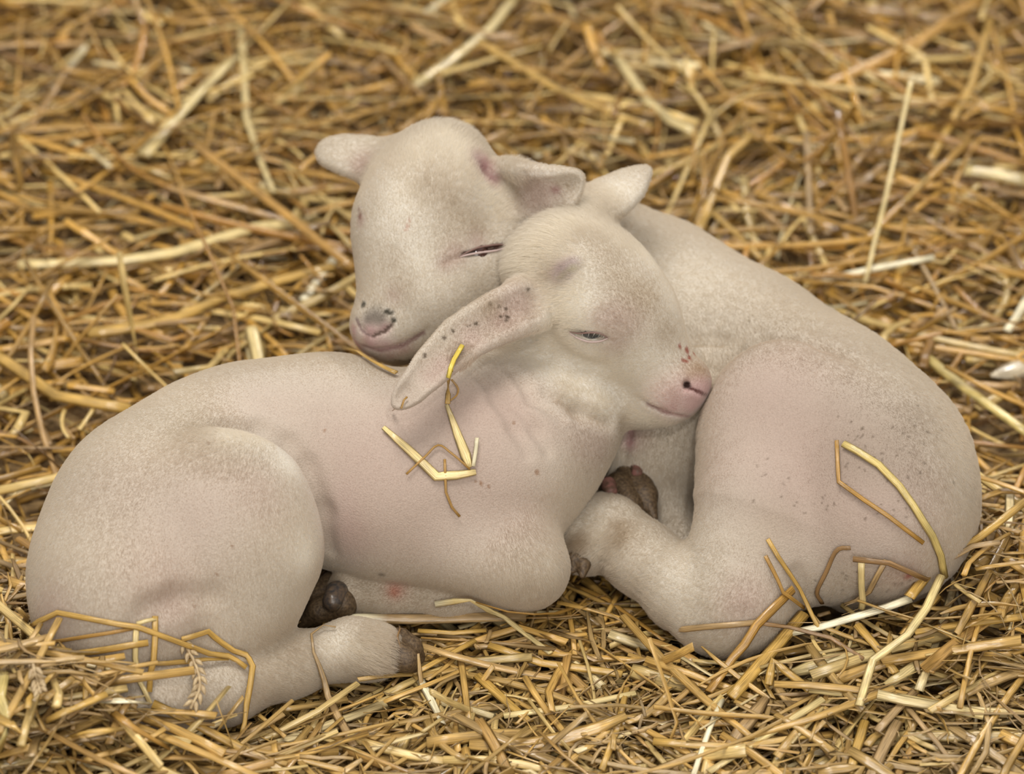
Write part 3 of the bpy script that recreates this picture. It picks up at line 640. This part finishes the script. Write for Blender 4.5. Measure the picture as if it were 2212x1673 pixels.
def scatter(n, xr, yr, kind, layer):
    """random straws of one kind; layer 0..1 depth range inside the bedding"""
    x = rng.uniform(*xr, n); y = rng.uniform(*yr, n)
    if kind == 'culm': Ln = np.clip(rng.lognormal(-2.45, .55, n), .03, .26); Wd = rng.uniform(.0011, .0031, n); th = rng.uniform(.22, .6, n)
    elif kind == 'split': Ln = np.clip(rng.lognormal(-2.75, .5, n), .02, .18); Wd = rng.uniform(.0012, .0042, n); th = rng.uniform(.08, .2, n)
    elif kind == 'leaf': Ln = np.clip(rng.lognormal(-2.9, .5, n), .015, .14); Wd = rng.uniform(.0005, .0020, n); th = rng.uniform(.08, .2, n)
    elif kind == 'blade': Ln = rng.uniform(.035, .14, n); Wd = rng.uniform(.0028, .0062, n); th = rng.uniform(.04, .09, n)
    else: Ln = rng.uniform(.006, .03, n); Wd = rng.uniform(.0004, .0016, n); th = rng.uniform(.1, .5, n)
    m = 6; t = np.linspace(-.5, .5, m)[None, :]
    hd = np.where(rng.random(n) < .35, rng.normal(0, .7, n), rng.uniform(-1.57, 1.57, n)); pitch = rng.normal(0, .09, n)+np.where(rng.random(n) < np.where((layer[0] > .7) & (y > 0), .4, .06), rng.normal(0, .42, n), 0)
    bend = rng.normal(0, 1.0 if kind == 'leaf' else .35, n); kink = np.where(rng.random(n) < .22, rng.normal(0, .7, n), 0); kp = rng.uniform(-.3, .3, n)
    ang = hd[:, None]+bend[:, None]*t+kink[:, None]*(t > kp[:, None])
    el = pitch[:, None]+rng.normal(0, .12, n)[:, None]*t*2
    st = Ln[:, None]/(m-1); dx = np.cos(ang)*np.cos(el)*st; dy = np.sin(ang)*np.cos(el)*st; dz = np.sin(el)*st
    cum = lambda d: np.cumsum(d, 1)-np.cumsum(d, 1)[:, m//2:m//2+1]
    X = x[:, None]+cum(dx); Y = y[:, None]+cum(dy); top = mound(x, y)
    z0 = FLOOR_Z+.002+(top-FLOOR_Z)*rng.uniform(*layer, n)
    Z = np.maximum(z0[:, None]+cum(dz), FLOOR_Z+.001); C = np.stack([X, Y, Z], -1)
    W2 = np.broadcast_to(Wd[:, None], (n, m)).copy()
    if kind in ('leaf', 'blade'): W2 *= np.array([.5, 1, 1.05, 1, .8, .25] if kind == 'leaf' else [.8, 1, 1, 1, .9, .55])
    T2 = W2*th[:, None]
    Nr = np.broadcast_to((np.array([0, 0, 1.])+rng.normal(0, .45, (n, 3)))[:, None], C.shape)
    tw = rng.normal(0, .3 if kind != 'leaf' else 1.6, n)[:, None]*(t+.5)
    p = rng.random((n, 1))
    if kind == 'leaf': base = np.where(p < .45, DUN, np.where(p < .75, UMBER, GOLD))
    elif kind == 'chaff': base = np.where(p < .4, DUN, np.where(p < .6, PALE, np.where(p < .85, UMBER, GOLD)))
    elif kind == 'blade': base = np.where(p < .4, DUN*1.1, np.where(p < .7, GOLD*.92, PALE*.8))
    elif kind == 'culm': base = np.where(p < .58, GOLD, np.where(p < .74, OCHRE, np.where(p < .92, PALE, DUN)))
    else: base = np.where(p < .46, GOLD, np.where(p < .68, PALE, np.where(p < .75, IVORY*.92, np.where(p < .88, DUN, OCHRE))))
    base = base*rng.uniform(.62, 1.25, (n, 1))
    base = base*np.array((.98, .885, .70))
    front = np.clip((-y-.12)/.25, 0, 1)[:, None]; base = base*(1-.34*front)+.34*front*np.array((.54, .40, .175))
    cl = np.broadcast_to(base[:, None, :], (n, m, 3))*rng.uniform(.88, 1.1, (n, m, 1))
    if kind == 'culm':           # a darker joint ring now and then
        nd = (rng.random((n, m)) < .10); cl = np.where(nd[..., None], cl*.62, cl); W2 = np.where(nd, W2*1.18, W2)
    q = C.reshape(-1, 3)
    mid = (C[:, 1:]+C[:, :-1])*.5
    d = np.minimum(lamb_dist(C).min(1), lamb_dist(mid).min(1))
    ok = (d > .0008+Wd) | (C[..., 2].max(1) < -.002)
    # screen position, to know what is in the picture
    dd = DIST+C@VF; u = 1106+(C@VX)*DIST/dd/S; v = 836.5-(C@VU)*DIST/dd/S
    return dict(C=C[ok], W=W2[ok], T=T2[ok], N=Nr[ok], col=cl[ok], tw=tw[ok], L=Ln[ok], Wd=Wd[ok], u=u[ok], v=v[ok], kind=np.full(ok.sum(), kind), z=Z[ok].mean(1)-top[ok], y=y[ok])
def build_straw():
    k = 1.0; parts = []
    XR, YR = (-.78, .78), (-.76, 1.12)
    q = PZ(100, 1668, 0)
    for kind, n in (('culm', 420), ('split', 420), ('leaf', 300), ('chaff', 200)): parts.append(scatter(int(n*k), (q[0]-.15, q[0]+.17), (q[1]-.1, q[1]+.11), kind, (.5, 1.02)))
    for kind, n in (('culm', 1650), ('split', 600), ('blade', 190)): parts.append(scatter(int(n*k), XR, (.02, 1.05), kind, (.75, 1.08)))
    for kind, n in (('culm', 4700), ('split', 4700), ('leaf', 4400), ('chaff', 3400)):
        parts.append(scatter(int(n*k), XR, YR, kind, (0, 1)))
    for kind, n in (('culm', 900), ('split', 2400), ('leaf', 2700), ('chaff', 2400), ('blade', 480)):      # the denser, broken straw in front
        parts.append(scatter(int(n*k), (-.5, .5), (-.66, -.18), kind, (.5, 1.02)))
    A = {q: np.concatenate([p[q] for p in parts]) for q in parts[0]}
    inpic = (A['u'].min(1) > 0) & (A['u'].max(1) < 2212) & (A['v'].min(1) > 0) & (A['v'].max(1) < 1673)
    area_ = np.hypot(A['u'][:, 0]-A['u'][:, -1], A['v'][:, 0]-A['v'][:, -1])*A['Wd']
    # hidden behind a lamb?
    mc = A['C'][:, 3]; occl = np.zeros(len(mc), bool); eye = -VF*DIST; dirv = eye-mc; ln = np.linalg.norm(dirv, axis=1)[:, None]; dirv /= ln
    for s_ in np.arange(.01, .6, .01): occl |= lamb_dist(mc+dirv*s_) < 0
    score = np.where(inpic & ~occl & (A['z'] > -.006), area_*(1+60*np.clip(A['z']+.006, 0, .02)), 0)
    best = []; lines = list(HLINES); order = np.argsort(-score)
    for i in order:
        if len(best) >= 205 or score[i] <= 0: break
        l = np.stack([np.interp(np.linspace(0, 5, 24), np.arange(6), A['C'][i][:, j]) for j in range(3)], 1)
        if any(abs(l[12]-x[len(x)//2]).max() < .2 and (np.linalg.norm(l[:, None]-x[None], axis=2).min() < 1.4*(A['Wd'][i]+hw)+.0005) for x, hw in lines): continue
        best.append(i); lines.append((l, A['Wd'][i]))
    best = np.array(best); keep = np.ones(len(mc), bool); keep[best] = False
    V, Q, c, uv = ribbon(A['C'][keep], A['W'][keep], A['T'][keep], A['N'][keep], A['col'][keep], A['tw'][keep])
    bed = link(bpy.data.objects.new('straw_bedding', np_mesh('straw_bedding', V, [Q], M_STRAW, c, uv)))
    tag(bed, 'deep bed of loose golden straw under and all around the lambs', 'straw', kind='stuff')
    picked = []
    for i in best:
        w_ = slice(i, i+1); V, Q, c, uv = ribbon(A['C'][w_], A['W'][w_], A['T'][w_], A['N'][w_], A['col'][w_], A['tw'][w_])
        o = A['C'][i, 3].copy(); o[2] = V[:, 2].min()
        ob = link(bpy.data.objects.new('straw', np_mesh('straw', V-o, [Q], M_STRAW, c, uv))); ob.location = o
        picked.append((ob, A['u'][i], A['v'][i], A['L'][i], A['Wd'][i], A['kind'][i], A['col'][i].mean(0)))
    # every straw gets words of its own: length, colour, lie and the landmark it is near
    D = {}
    for ob, u, v, Ln, Wd, kind, c in picked:
        um, vm = u.mean(), v.mean(); du, dv = u[-1]-u[0], v[-1]-v[0]; du, dv = (du, dv) if du >= 0 else (-du, -dv); an = math.degrees(math.atan2(-dv, du+1e-6))
        lie = 'lying level' if abs(an) < 14 else 'upright' if abs(an) > 64 else 'slanting up right' if an > 0 else 'slanting down right'
        px = math.hypot(du, dv); size = 'long' if px > 330 else 'short' if px < 190 else ''
        hue = 'pale' if c[2]/c[0] > .36 and c[0] > .5 else 'golden' if c[2]/c[0] < .30 and c[0] > .36 else 'brown'
        form = 'split straw' if kind == 'split' else 'leaf blade' if kind == 'leaf' else 'broad blade' if kind == 'blade' else 'straw'
        if vm > 1150:
            x = next(n for lim, n in ((360, "front lamb's rump"), (720, "front lamb's hind leg"), (1000, "front lamb's hind hoof"), (1330, "front lamb's knee"), (1640, "rear lamb's hind leg"), (1900, "rear lamb's tail"), (9999, "rear lamb's rump")) if um < lim)
            place = ('just below the ' if vm < 1430 else 'well below the ' if vm < 1560 else 'far below the ')+x
            grp = 'loose straws strewn before the lambs'
        else:
            x = next(n for lim, n in ((330, 'at the far left'), (690, "left of the rear lamb's head"), (1240, "above the rear lamb's head"), (1650, "above the rear lamb's shoulders"), (1950, "above the rear lamb's rump"), (9999, 'at the far right')) if um < lim)
            place = ('top edge, ' if vm < 130 else 'well behind, ' if vm < 330 else 'behind, ' if vm < 560 else 'close by, ')+x
            grp = 'blurred straws strewn behind the lambs'
        ob['category'] = 'straw'; ob['group'] = grp
        D.setdefault(f'{size} {hue} {form} {lie}, {place}'.strip(), []).append((um, Wd, ob))
    for lab, L_ in D.items():
        L_.sort(key=lambda t: t[0]); n = len(L_)
        names = {1: [''], 2: ['left one: ', 'right one: '], 3: ['leftmost: ', 'middle one: ', 'rightmost: ']}.get(n) or [f'{w_} from the left: ' for w_ in ('first', 'second', 'third', 'fourth', 'fifth', 'sixth', 'seventh', 'eighth', 'ninth')]
        for nm, t in zip(names, L_): t[2]['label'] = (nm.split(':')[0]+' '+lab).strip() if nm else lab
    print('straw', len(mc), round(time.time()-T0, 1))
HLINES = []
def one_straw(label, pts, wpx, colr, flat=.38, end=None, h=None, taper=None, cat='straw', smooth=False, lean=None):
    """pts in photo pixels, (u, v) or (u, v, height px). A pair with no height rests on what lies below: lamb or bedding."""
    P_ = []; Nm = []
    dense = []
    for a, b in zip(pts, pts[1:]):
        n = max(2, int(math.hypot(b[0]-a[0], b[1]-a[1])/38)) if len(a) == 2 else 3
        for i in range(n): dense.append(tuple(x+(y-x)*i/n for x, y in zip(a, b)))
    dense.append(tuple(pts[-1]))
    if smooth: dense = [tuple(q) for q in smooth_line(pts, max(len(dense), 3*len(pts)))]
    half = wpx*.5*S; up = np.array([0, 0, 1.])
    for q in dense:
        if len(q) == 3:
            p = PZ(*q); n = nrm(up-VF*.5)
            for _ in range(4):
                mz = float(mound(p[0], p[1]))+half*flat+.001
                if p[2] < mz-1e-4: p = PZ(q[0], q[1], mz/S)
        else:
            g = PZ(q[0], q[1], 0)
            for _ in range(4): g = PZ(q[0], q[1], (float(mound(g[0], g[1]))+half*flat)/S)
            p, n = g, nrm(up-VF*.35); hits = [x for x in (LF.f.hit(*q), LB.f.hit(*q)) if x is not None]
            for x in hits:
                if (x-p)@VF < .004 and h is None:
                    f_ = LF.f if abs(LF.f.sample(x[None])[0]) < abs(LB.f.sample(x[None])[0]) else LB.f
                    n = f_.grad(x[None])[0]; p = x+n*(half*flat+.0026+(lean or 0))
        P_.append(p); Nm.append(n)
    P_ = np.array(P_); Nm = np.array(Nm)
    for _ in range(2):           # a straw is stiff: ease sudden jumps in depth, never into a lamb
        dep = P_@VF; sm = dep.copy(); sm[1:-1] = np.minimum(dep[1:-1], (dep[:-2]+dep[2:])*.5); P_ = P_+VF*(sm-dep)[:, None]
    m = len(P_); tp = np.ones(m) if taper is None else np.interp(np.linspace(0, 1, m), np.linspace(0, 1, len(taper)), taper)
    q = np.array([RS(p)/S for p in P_]); W = half*tp*q; c = np.broadcast_to(colr, (m, 3))*rng.uniform(.92, 1.08, (m, 1))
    if end is not None: c = c.copy(); c[:max(1, m//5)] = end
    V, Q, cc, uv = ribbon(P_[None], W[None], (W*flat)[None], Nm[None], c[None], (rng.normal(0, .25)*np.linspace(0, 1, m))[None])
    HLINES.append((np.stack([np.interp(np.linspace(0, m-1, 40), np.arange(m), P_[:, i]) for i in range(3)], 1), half))
    o = P_[m//2].copy(); o[2] = V[:, 2].min()
    ob = link(bpy.data.objects.new('straw', np_mesh('straw', V-o, [Q], M_STRAW, cc, uv))); ob.location = o
    return tag(ob, label, cat)
HERO = [
 # --- on and around the front lamb's rump and hind leg
 ('long bent straw lying across the rump of the front lamb', [(50, 1362), (132, 1323), (295, 1355), (491, 1421), (527, 1448)], 13, GOLD),
 ('thin straw under the bent one on the front lamb\'s rump', [(114, 1385), (200, 1371), (290, 1357)], 9, OCHRE),
 ('short upright straw stuck before the front lamb\'s hock', [(334, 1335), (330, 1420), (325, 1498)], 14, GOLD),
 ('tiny pale straw bridging the two uprights at the front lamb\'s hock', [(293, 1348), (336, 1341)], 10, PALE),
 ('curved upright straw beside the short upright one at the hock', [(293, 1352), (291, 1416), (302, 1466), (327, 1521)], 13, PALE),
 ('arched straw folded down over the front lamb\'s hind leg', [(386, 1378), (445, 1361), (477, 1384), (527, 1416), (541, 1444), (527, 1516), (523, 1585)], 14, GOLD),
 ('straw running in from the left edge to the front lamb\'s hock', [(0, 1425), (100, 1415), (205, 1403), (318, 1385)], 16, GOLD),
 ('level straw lying across the front lamb\'s hind leg', [(314, 1428), (400, 1428), (491, 1432)], 12, GOLD),
 ('long golden straw slanting down in front of the front lamb\'s hind foot', [(332, 1521), (400, 1553), (477, 1594), (568, 1640), (640, 1690)], 22, GOLD),
 ('thick golden straw cutting across the bottom left corner', [(-20, 1545), (77, 1589), (173, 1640), (240, 1680)], 28, GOLD),
 ('broad straw standing along the left edge, bottom corner', [(4, 1425), (12, 1540), (18, 1660)], 28, LIME*.95),
 ('short cream straw pointing right under the front lamb\'s hock', [(200, 1516), (260, 1514), (318, 1520)], 18, IVORY),
 ('golden straw slanting up toward the front lamb\'s hock from lower left', [(102, 1557), (182, 1516), (230, 1500)], 20, GOLD),
 ('golden straw slanting down under the front lamb\'s heel', [(245, 1541), (300, 1580), (364, 1616)], 20, OCHRE),
 ('short level straw below the cream one at the left', [(118, 1596), (190, 1582), (264, 1575)], 18, GOLD),
 ('dun straw curving down at far left beside the rump', [(20, 1390), (80, 1400), (140, 1440), (190, 1480)], 16, DUN),
 ('bent golden straw left of the front lamb\'s hock', [(60, 1530), (100, 1470), (130, 1440), (185, 1480), (195, 1530)], 15, GOLD),
 ('twisted leaf blade hanging over the front lamb\'s hind cannon', [(727, 1362), (700, 1359), (670, 1378), (673, 1412), (695, 1462), (727, 1539), (764, 1612)], 20, DUN, .15, None, None, (.25, .25, .3, .35, .7, 1, 1)),
 ('thin curled fibre beside the front lamb\'s hind hoof', [(862, 1350), (852, 1380), (862, 1415), (880, 1440)], 5, UMBER),
 # --- before the folded foreleg
 ('thick brown straw with a pale cut end under the folded foreleg', [(744, 1336, 45), (885, 1338, 45), (1007, 1334, 38), (1135, 1331, 25)], 27, DUN, .4, IVORY),
 ('bent straw with a pale cut end before the folded knee', [(942, 1303), (1019, 1286), (1088, 1331), (1133, 1368), (1190, 1412)], 15, PALE, .35, IVORY),
 ('thin branch straw passing under the folded knee', [(1019, 1288), (1100, 1312), (1200, 1322), (1250, 1310)], 10, OCHRE),
 ('golden straw lying before the front lamb\'s knee, nearly level', [(1056, 1394), (1170, 1433), (1292, 1449), (1344, 1457)], 20, GOLD),
 ('slender straw just right of the front lamb\'s hind hoof', [(903, 1363), (980, 1368), (1050, 1362)], 13, GOLD),
 ('broad golden split straw below the knee, slanting down right', [(1031, 1457), (1085, 1505), (1145, 1558)], 26, GOLD, .15),
 ('frayed ivory straw right of the hind hoof, pointing down', [(909, 1469), (935, 1515), (958, 1562)], 20, IVORY, .2),
 ('straw slanting up from the hind hoof toward the knee', [(893, 1457), (960, 1420), (1027, 1384)], 14, GOLD),
 ('slim straw slanting from the knee to the rear lamb\'s hind leg', [(1235, 1262), (1312, 1295), (1380, 1345), (1434, 1384)], 12, OCHRE),
 ('pale straw slanting up right in the middle of the foreground', [(1088, 1547), (1235, 1527), (1373, 1498)], 17, PALE),
 # --- on the front lamb's side
 ('bent pale straw stuck to the front lamb\'s flank', [(828, 928), (884, 976), (942, 1030), (985, 1027), (1028, 1020)], 22, PALE*1.05, .12, None, None, (.55, .9, 1, .9, .6)),
 ('torn split straw on the flank above the bent one', [(966, 880), (990, 945), (1006, 985), (1015, 1010)], 24, PALE, .12, None, None, (.35, .8, 1, .55)),
 ('tiny pale splinter at the corner of the bent flank straw', [(1031, 949), (1027, 980), (1022, 1008)], 9, IVORY),
 ('thin brown fibre looping over the bent flank straw', [(877, 1026), (917, 990), (946, 965), (974, 981), (1015, 1014)], 5, OCHRE, .5, None, None, None, 'straw', True),
 ('thin brown fibre hanging below the bent flank straw', [(960, 994), (962, 1063), (975, 1095), (992, 1115)], 6, OCHRE),
 ('bright yellow straw tucked under the hanging ear', [(997, 752), (980, 785), (963, 816)], 11, (.60, .45, .06)),
 ('slender straw hanging below the ear on the front lamb\'s neck', [(974, 800), (970, 840), (968, 878)], 12, GOLD, .2),
 ('curly orange fibre beside the straw on the neck', [(977, 828), (990, 845), (988, 860), (974, 872)], 5, OCHRE, .5, None, None, None, 'straw', True),
 ('orange straw pinched between the rear lamb\'s chin and the front lamb\'s back', [(742, 752), (800, 790), (832, 806), (856, 816)], 13, GOLD),
 ('tiny forked fibre below the tip of the hanging ear', [(882, 862), (868, 880), (848, 894)], 5, OCHRE),
 # --- on and around the rear lamb
 ('thin bent straw standing against the rear lamb\'s thigh', [(1811, 957), (1813, 1000), (1815, 1043), (1866, 1080), (1918, 1115), (1990, 1170)], 10, OCHRE),
 ('twisted yellow straw arching down the rear lamb\'s rump', [(1824, 963), (1855, 980), (1898, 1008), (1940, 1052), (1968, 1091), (2009, 1157), (2026, 1198), (2034, 1243)], 17, LIME, .25),
 ('long pale straw bent down from the rear lamb\'s rump to the bedding', [(2034, 1243, 120), (2001, 1313, 75), (1960, 1371, 50), (1885, 1425, 32), (1870, 1475, 22), (1855, 1524, 12)], 20, PALE, .25),
 ('broad leaf blade against the rear lamb\'s rump', [(2013, 1223, 130), (1990, 1256, 105), (1964, 1289, 85)], 26, GOLD, .1),
 ('thin golden straw leaning on the rear lamb\'s hock', [(1657, 1165), (1700, 1240), (1735, 1300), (1770, 1359)], 10, GOLD),
 ('second thin straw leaning on the hock, bent in the middle', [(1650, 1200), (1664, 1232), (1679, 1280), (1702, 1294), (1720, 1306)], 9, OCHRE, .38, None, None, None, 'straw', False, .003),
 ('tan straw slanting up to the right edge beside the rear lamb', [(2042, 1206, 110), (2116, 1161, 115), (2216, 1083, 120)], 17, GOLD),
 ('dun straw lying under the tan one at the right edge', [(2034, 1218, 100), (2100, 1180, 85), (2160, 1172, 80)], 15, DUN),
 ('curled brown leaf blade before the rear lamb\'s tail', [(1840, 1181), (1811, 1186), (1786, 1231), (1764, 1272), (1774, 1297)], 10, UMBER*1.2, .2, None, None, None, 'straw', True),
 ('short pale upright straw before the rear lamb\'s tail', [(1863, 1206), (1862, 1260), (1861, 1317)], 15, PALE),
 ('brown bent leaf crossing the rear lamb\'s tail', [(1914, 1206), (1877, 1272), (1824, 1305)], 13, DUN, .15),
 ('brown leaf blade lying along the rear lamb\'s tail', [(1848, 1198), (1918, 1206), (1993, 1239)], 15, UMBER*1.15, .15, None, None, None, 'straw', False, .004),
 ('long pale straw rising right under the rear lamb\'s tail', [(1712, 1367), (1774, 1355), (1914, 1313), (1968, 1293)], 19, IVORY*.95, .3),
 ('thick ridged golden straw leaning below the rear lamb\'s hock', [(1737, 1326), (1655, 1421), (1580, 1507)], 28, GOLD, .4),
 ('olive brown straw leaning left of the ridged one', [(1704, 1272), (1630, 1346), (1531, 1495)], 22, OCHRE*1.05),
 ('brown straw lying on the rear lamb\'s hind foot', [(1440, 1363), (1530, 1352), (1630, 1342)], 14, DUN),
 ('thin brown stem running right from the rear lamb\'s hind foot', [(1630, 1342), (1700, 1352), (1795, 1379), (1865, 1425)], 10, UMBER*1.1),
 ('golden straw with a sharp bent top below the ridged straw', [(1660, 1480), (1667, 1425), (1710, 1460), (1749, 1491)], 19, GOLD),
 ('long pale straw lying level across the lower right', [(1749, 1487), (1860, 1500), (1960, 1511), (2125, 1545)], 27, PALE, .35),
 ('golden straw running level to the right edge, lower right', [(1976, 1367), (2067, 1350), (2220, 1332)], 19, GOLD),
 ('golden straw slanting down between the two level ones', [(1852, 1350), (1895, 1400), (1935, 1454)], 21, GOLD),
 ('broad dull leaf lying flat at the lower right', [(1712, 1452), (1795, 1425), (1894, 1410)], 46, PALE*.8, .06, None, None, (.5, 1, 1, .7)),
 ('pointed leaf blade right of the broad dull leaf', [(1914, 1480), (1980, 1433), (2063, 1388)], 34, PALE*.75, .08, None, None, (.6, 1, .8, .2)),
 ('brown tan leaf slanting down to the bottom edge', [(1655, 1507), (1605, 1570), (1556, 1640)], 38, DUN, .08, None, None, (.5, 1, .9, .4)),
 ('long pale straw slanting down left to the bottom edge', [(1778, 1511), (1655, 1590), (1531, 1668)], 19, PALE),
 ('thin cream straw pointing down beside the brown tan leaf', [(1560, 1511), (1531, 1577), (1498, 1674)], 13, IVORY),
 ('upright golden straw at the bottom, right of the middle', [(1354, 1487), (1333, 1577), (1300, 1664)], 15, GOLD),
 ('curved golden straw lying level along the bottom', [(1411, 1602), (1500, 1610), (1589, 1614), (1745, 1590)], 23, GOLD, .35),
 ('brown straw slanting from the long level straw, lower right', [(1976, 1495), (1935, 1535), (1894, 1580)], 20, DUN),
 ('broad brown straw standing on the bottom edge, right', [(1939, 1557), (1908, 1615), (1877, 1680)], 28, DUN, .15),
 ('tan straw beside the broad brown one at the bottom edge', [(1869, 1557), (1852, 1610), (1836, 1670)], 23, GOLD*.9, .2),
 ('slim greyish stem slanting to the bottom right corner', [(1960, 1528), (2020, 1600), (2083, 1680)], 14, DUN*.95),
 # --- behind the lambs
 ('thin shiny stem standing up behind the rear lamb', [(1968, 176, 330), (1942, 295, 240), (1915, 420, 150), (1890, 520, 70), (1868, 610, 0)], 11, PALE),
 ('long dark golden straw pointing down at the rear lamb\'s face', [(425, 315, 60), (530, 395, 60), (620, 465, 60), (700, 530, 60), (765, 580, 40)], 22, OCHRE*1.1),
 ('thin pale straw meeting the dark golden one from above', [(520, 60, 30), (528, 160, 30), (532, 250, 30), (560, 340, 40), (592, 415, 50)], 17, PALE*.85),
 ('long wavy pale straw lying at the left of the lambs', [(40, 572, 10), (170, 568, 14), (270, 562, 18), (380, 545, 18), (550, 492, 18), (650, 482, 10)], 26, PALE),
 ('long golden straw below the wavy pale one', [(190, 720, 10), (300, 706, 14), (380, 688, 18), (480, 643, 20), (590, 610, 20), (720, 575, 10)], 30, GOLD),
 ('broad yellow straw slanting up at the upper left', [(310, 335, 10), (370, 265, 22), (430, 200, 30), (505, 125, 30)], 34, PALE*.9),
 ('golden straw running in at the left edge above the rump', [(-10, 765, 10), (60, 812, 14), (120, 855, 14), (280, 885, 6)], 26, GOLD),
 ('pale stub of straw behind the front lamb\'s back', [(543, 706, 30), (552, 745, 18), (560, 785, 4)], 30, PALE, .2),
 ('shiny pale straw bit left of the rear lamb\'s mouth', [(655, 648, 10), (690, 600, 16), (724, 555, 22)], 24, IVORY, .25),  # ivory puts the glint of this bit into its colour
 ('pale straw slanting up above the rear lamb\'s head', [(895, 185, 10), (975, 130, 16), (1060, 60, 18), (1115, -10, 10)], 26, PALE*.85),
 ('brown golden straw slanting down above the rear lamb\'s ear', [(1035, 90, 10), (1110, 135, 16), (1190, 185, 18), (1330, 248, 14), (1410, 275, 4)], 24, GOLD*.9),
 ('yellow straw right of the brown golden one', [(1335, 125, 24), (1400, 220, 18), (1450, 262, 10), (1500, 285, 4)], 24, PALE*.85),
 ('long orange straw slanting to the top right corner', [(1760, 195, 10), (1880, 140, 20), (2000, 80, 24), (2120, -5, 16)], 27, OCHRE*1.2),
 ('slender golden straw under the top right corner', [(2140, 40, 30), (2100, 180, 20), (2060, 255, 14), (2010, 345, 4)], 18, GOLD),
 ('golden straw with a bent top above the rear lamb\'s back', [(1510, 500, 4), (1540, 420, 20), (1570, 340, 40), (1625, 288, 40)], 22, GOLD),
 ('pale straw lying level on the rear lamb\'s far side', [(1775, 605, 12), (1890, 580, 20), (2018, 556, 24)], 17, IVORY*.95),
 ('thin reddish stem right of the rear lamb\'s back', [(1955, 510, 20), (2010, 605, 12), (2065, 710, 4)], 10, DUN),
 ('thick straw running from the rear lamb\'s back to the right edge', [(2005, 775, 10), (2080, 835, 20), (2150, 885, 24), (2225, 940, 18)], 26, LIME*1.05, .5),
 ('broad yellow straw at the right edge above the lambs', [(2085, 368, 12), (2150, 376, 16), (2225, 392, 12)], 32, PALE*.85),
 ('cream straw tip at the right edge beside the rear lamb', [(2175, 715, 8), (2195, 688, 14), (2220, 645, 18)], 20, IVORY),
 ('beige husk leaf at the right edge behind the rear lamb', [(2140, 812, 10), (2180, 800, 18), (2250, 770, 20)], 72, (.40, .325, .21), .06, None, None, (.15, .8, 1)),
 ('thin straw slanting down above the rear lamb\'s back', [(1535, 455, 20), (1590, 505, 12), (1645, 560, 4)], 14, GOLD*.9),
 ('slim upright straw above the rear lamb\'s back', [(1742, 285, 40), (1746, 390, 24), (1752, 505, 4)], 14, DUN),
]
for hs in HERO: one_straw(*hs)
build_straw()

# two ears of grain caught in the bedding at the front lamb's hock
def grain_ear(label, pts, h):
    h = list(h)
    for i, (u, v) in enumerate(pts):        # never under the heap of straw
        for _ in range(6):
            g = PZ(u, v, h[i]); h[i] = max(h[i], (float(mound(g[0], g[1]))+.003)/S)
    P_ = smooth_line([PZ(u, v, z) for (u, v), z in zip(pts, h)], 9); root = empty('grain_ear', P_[4]); off = np.array(root.location); tag(root, label, 'grain ear')
    link(bpy.data.objects.new('stem', tube_mesh('stem', P_, [.0011]*9, M_HUSK, off, 5)), root)
    me = None
    for i in range(1, 9):
        for sgn in (-1, 1):
            t = nrm(P_[i]-P_[i-1]); sd = nrm(np.cross(t, -VF)); d = nrm(t+sd*.55*sgn-VF*.15); a = P_[i-1]+sd*.001*sgn
            k = [a+d*x for x in (0, .0022, .0048, .0075)]; link(bpy.data.objects.new('husk', tube_mesh('husk', k, [.0006, .0017, .0014, .0002], M_HUSK, off, 5)), root)
M_HUSK = mat_plain('grain_husk', (.34, .24, .13), .5, .4, (300., (.55, .42, .24)))
grain_ear('dry ear of grain lying over the front lamb\'s hock', [(398, 1390), (423, 1439), (432, 1485), (411, 1532)], (200, 185, 165, 140))
grain_ear('dry ear of grain at the left edge beside the rump', [(62, 1398), (72, 1440), (80, 1470), (88, 1498)], (130, 125, 120, 115))

# ------------------------------------------------------------------ ground under the straw
gx, gy = np.linspace(-1.6, 1.6, 120), np.linspace(-1.6, 2.6, 150); GX, GY = np.meshgrid(gx, gy, indexing='ij')
GZ = FLOOR_Z+.3*np.maximum(mound(GX, GY)-.002, 0)*0-.0005+.0015*np.sin(GX*60)*np.cos(GY*53)*.3
I = np.arange(120*150).reshape(120, 150)
fl = link(bpy.data.objects.new('floor', np_mesh('floor', np.stack([GX, GY, GZ], -1).reshape(-1, 3), [np.stack([I[:-1, :-1], I[1:, :-1], I[1:, 1:], I[:-1, 1:]], -1).reshape(-1, 4)],
     mat_plain('trodden_chaff', (.11, .068, .03), .8, .2, (130., (.34, .22, .095))))))
tag(fl, kind='structure')
print('verts', len(LF.f.ax[0]), sum(len(o.data.polygons) for o in sc.objects if o.type == 'MESH')); print('done', round(time.time()-T0, 1))
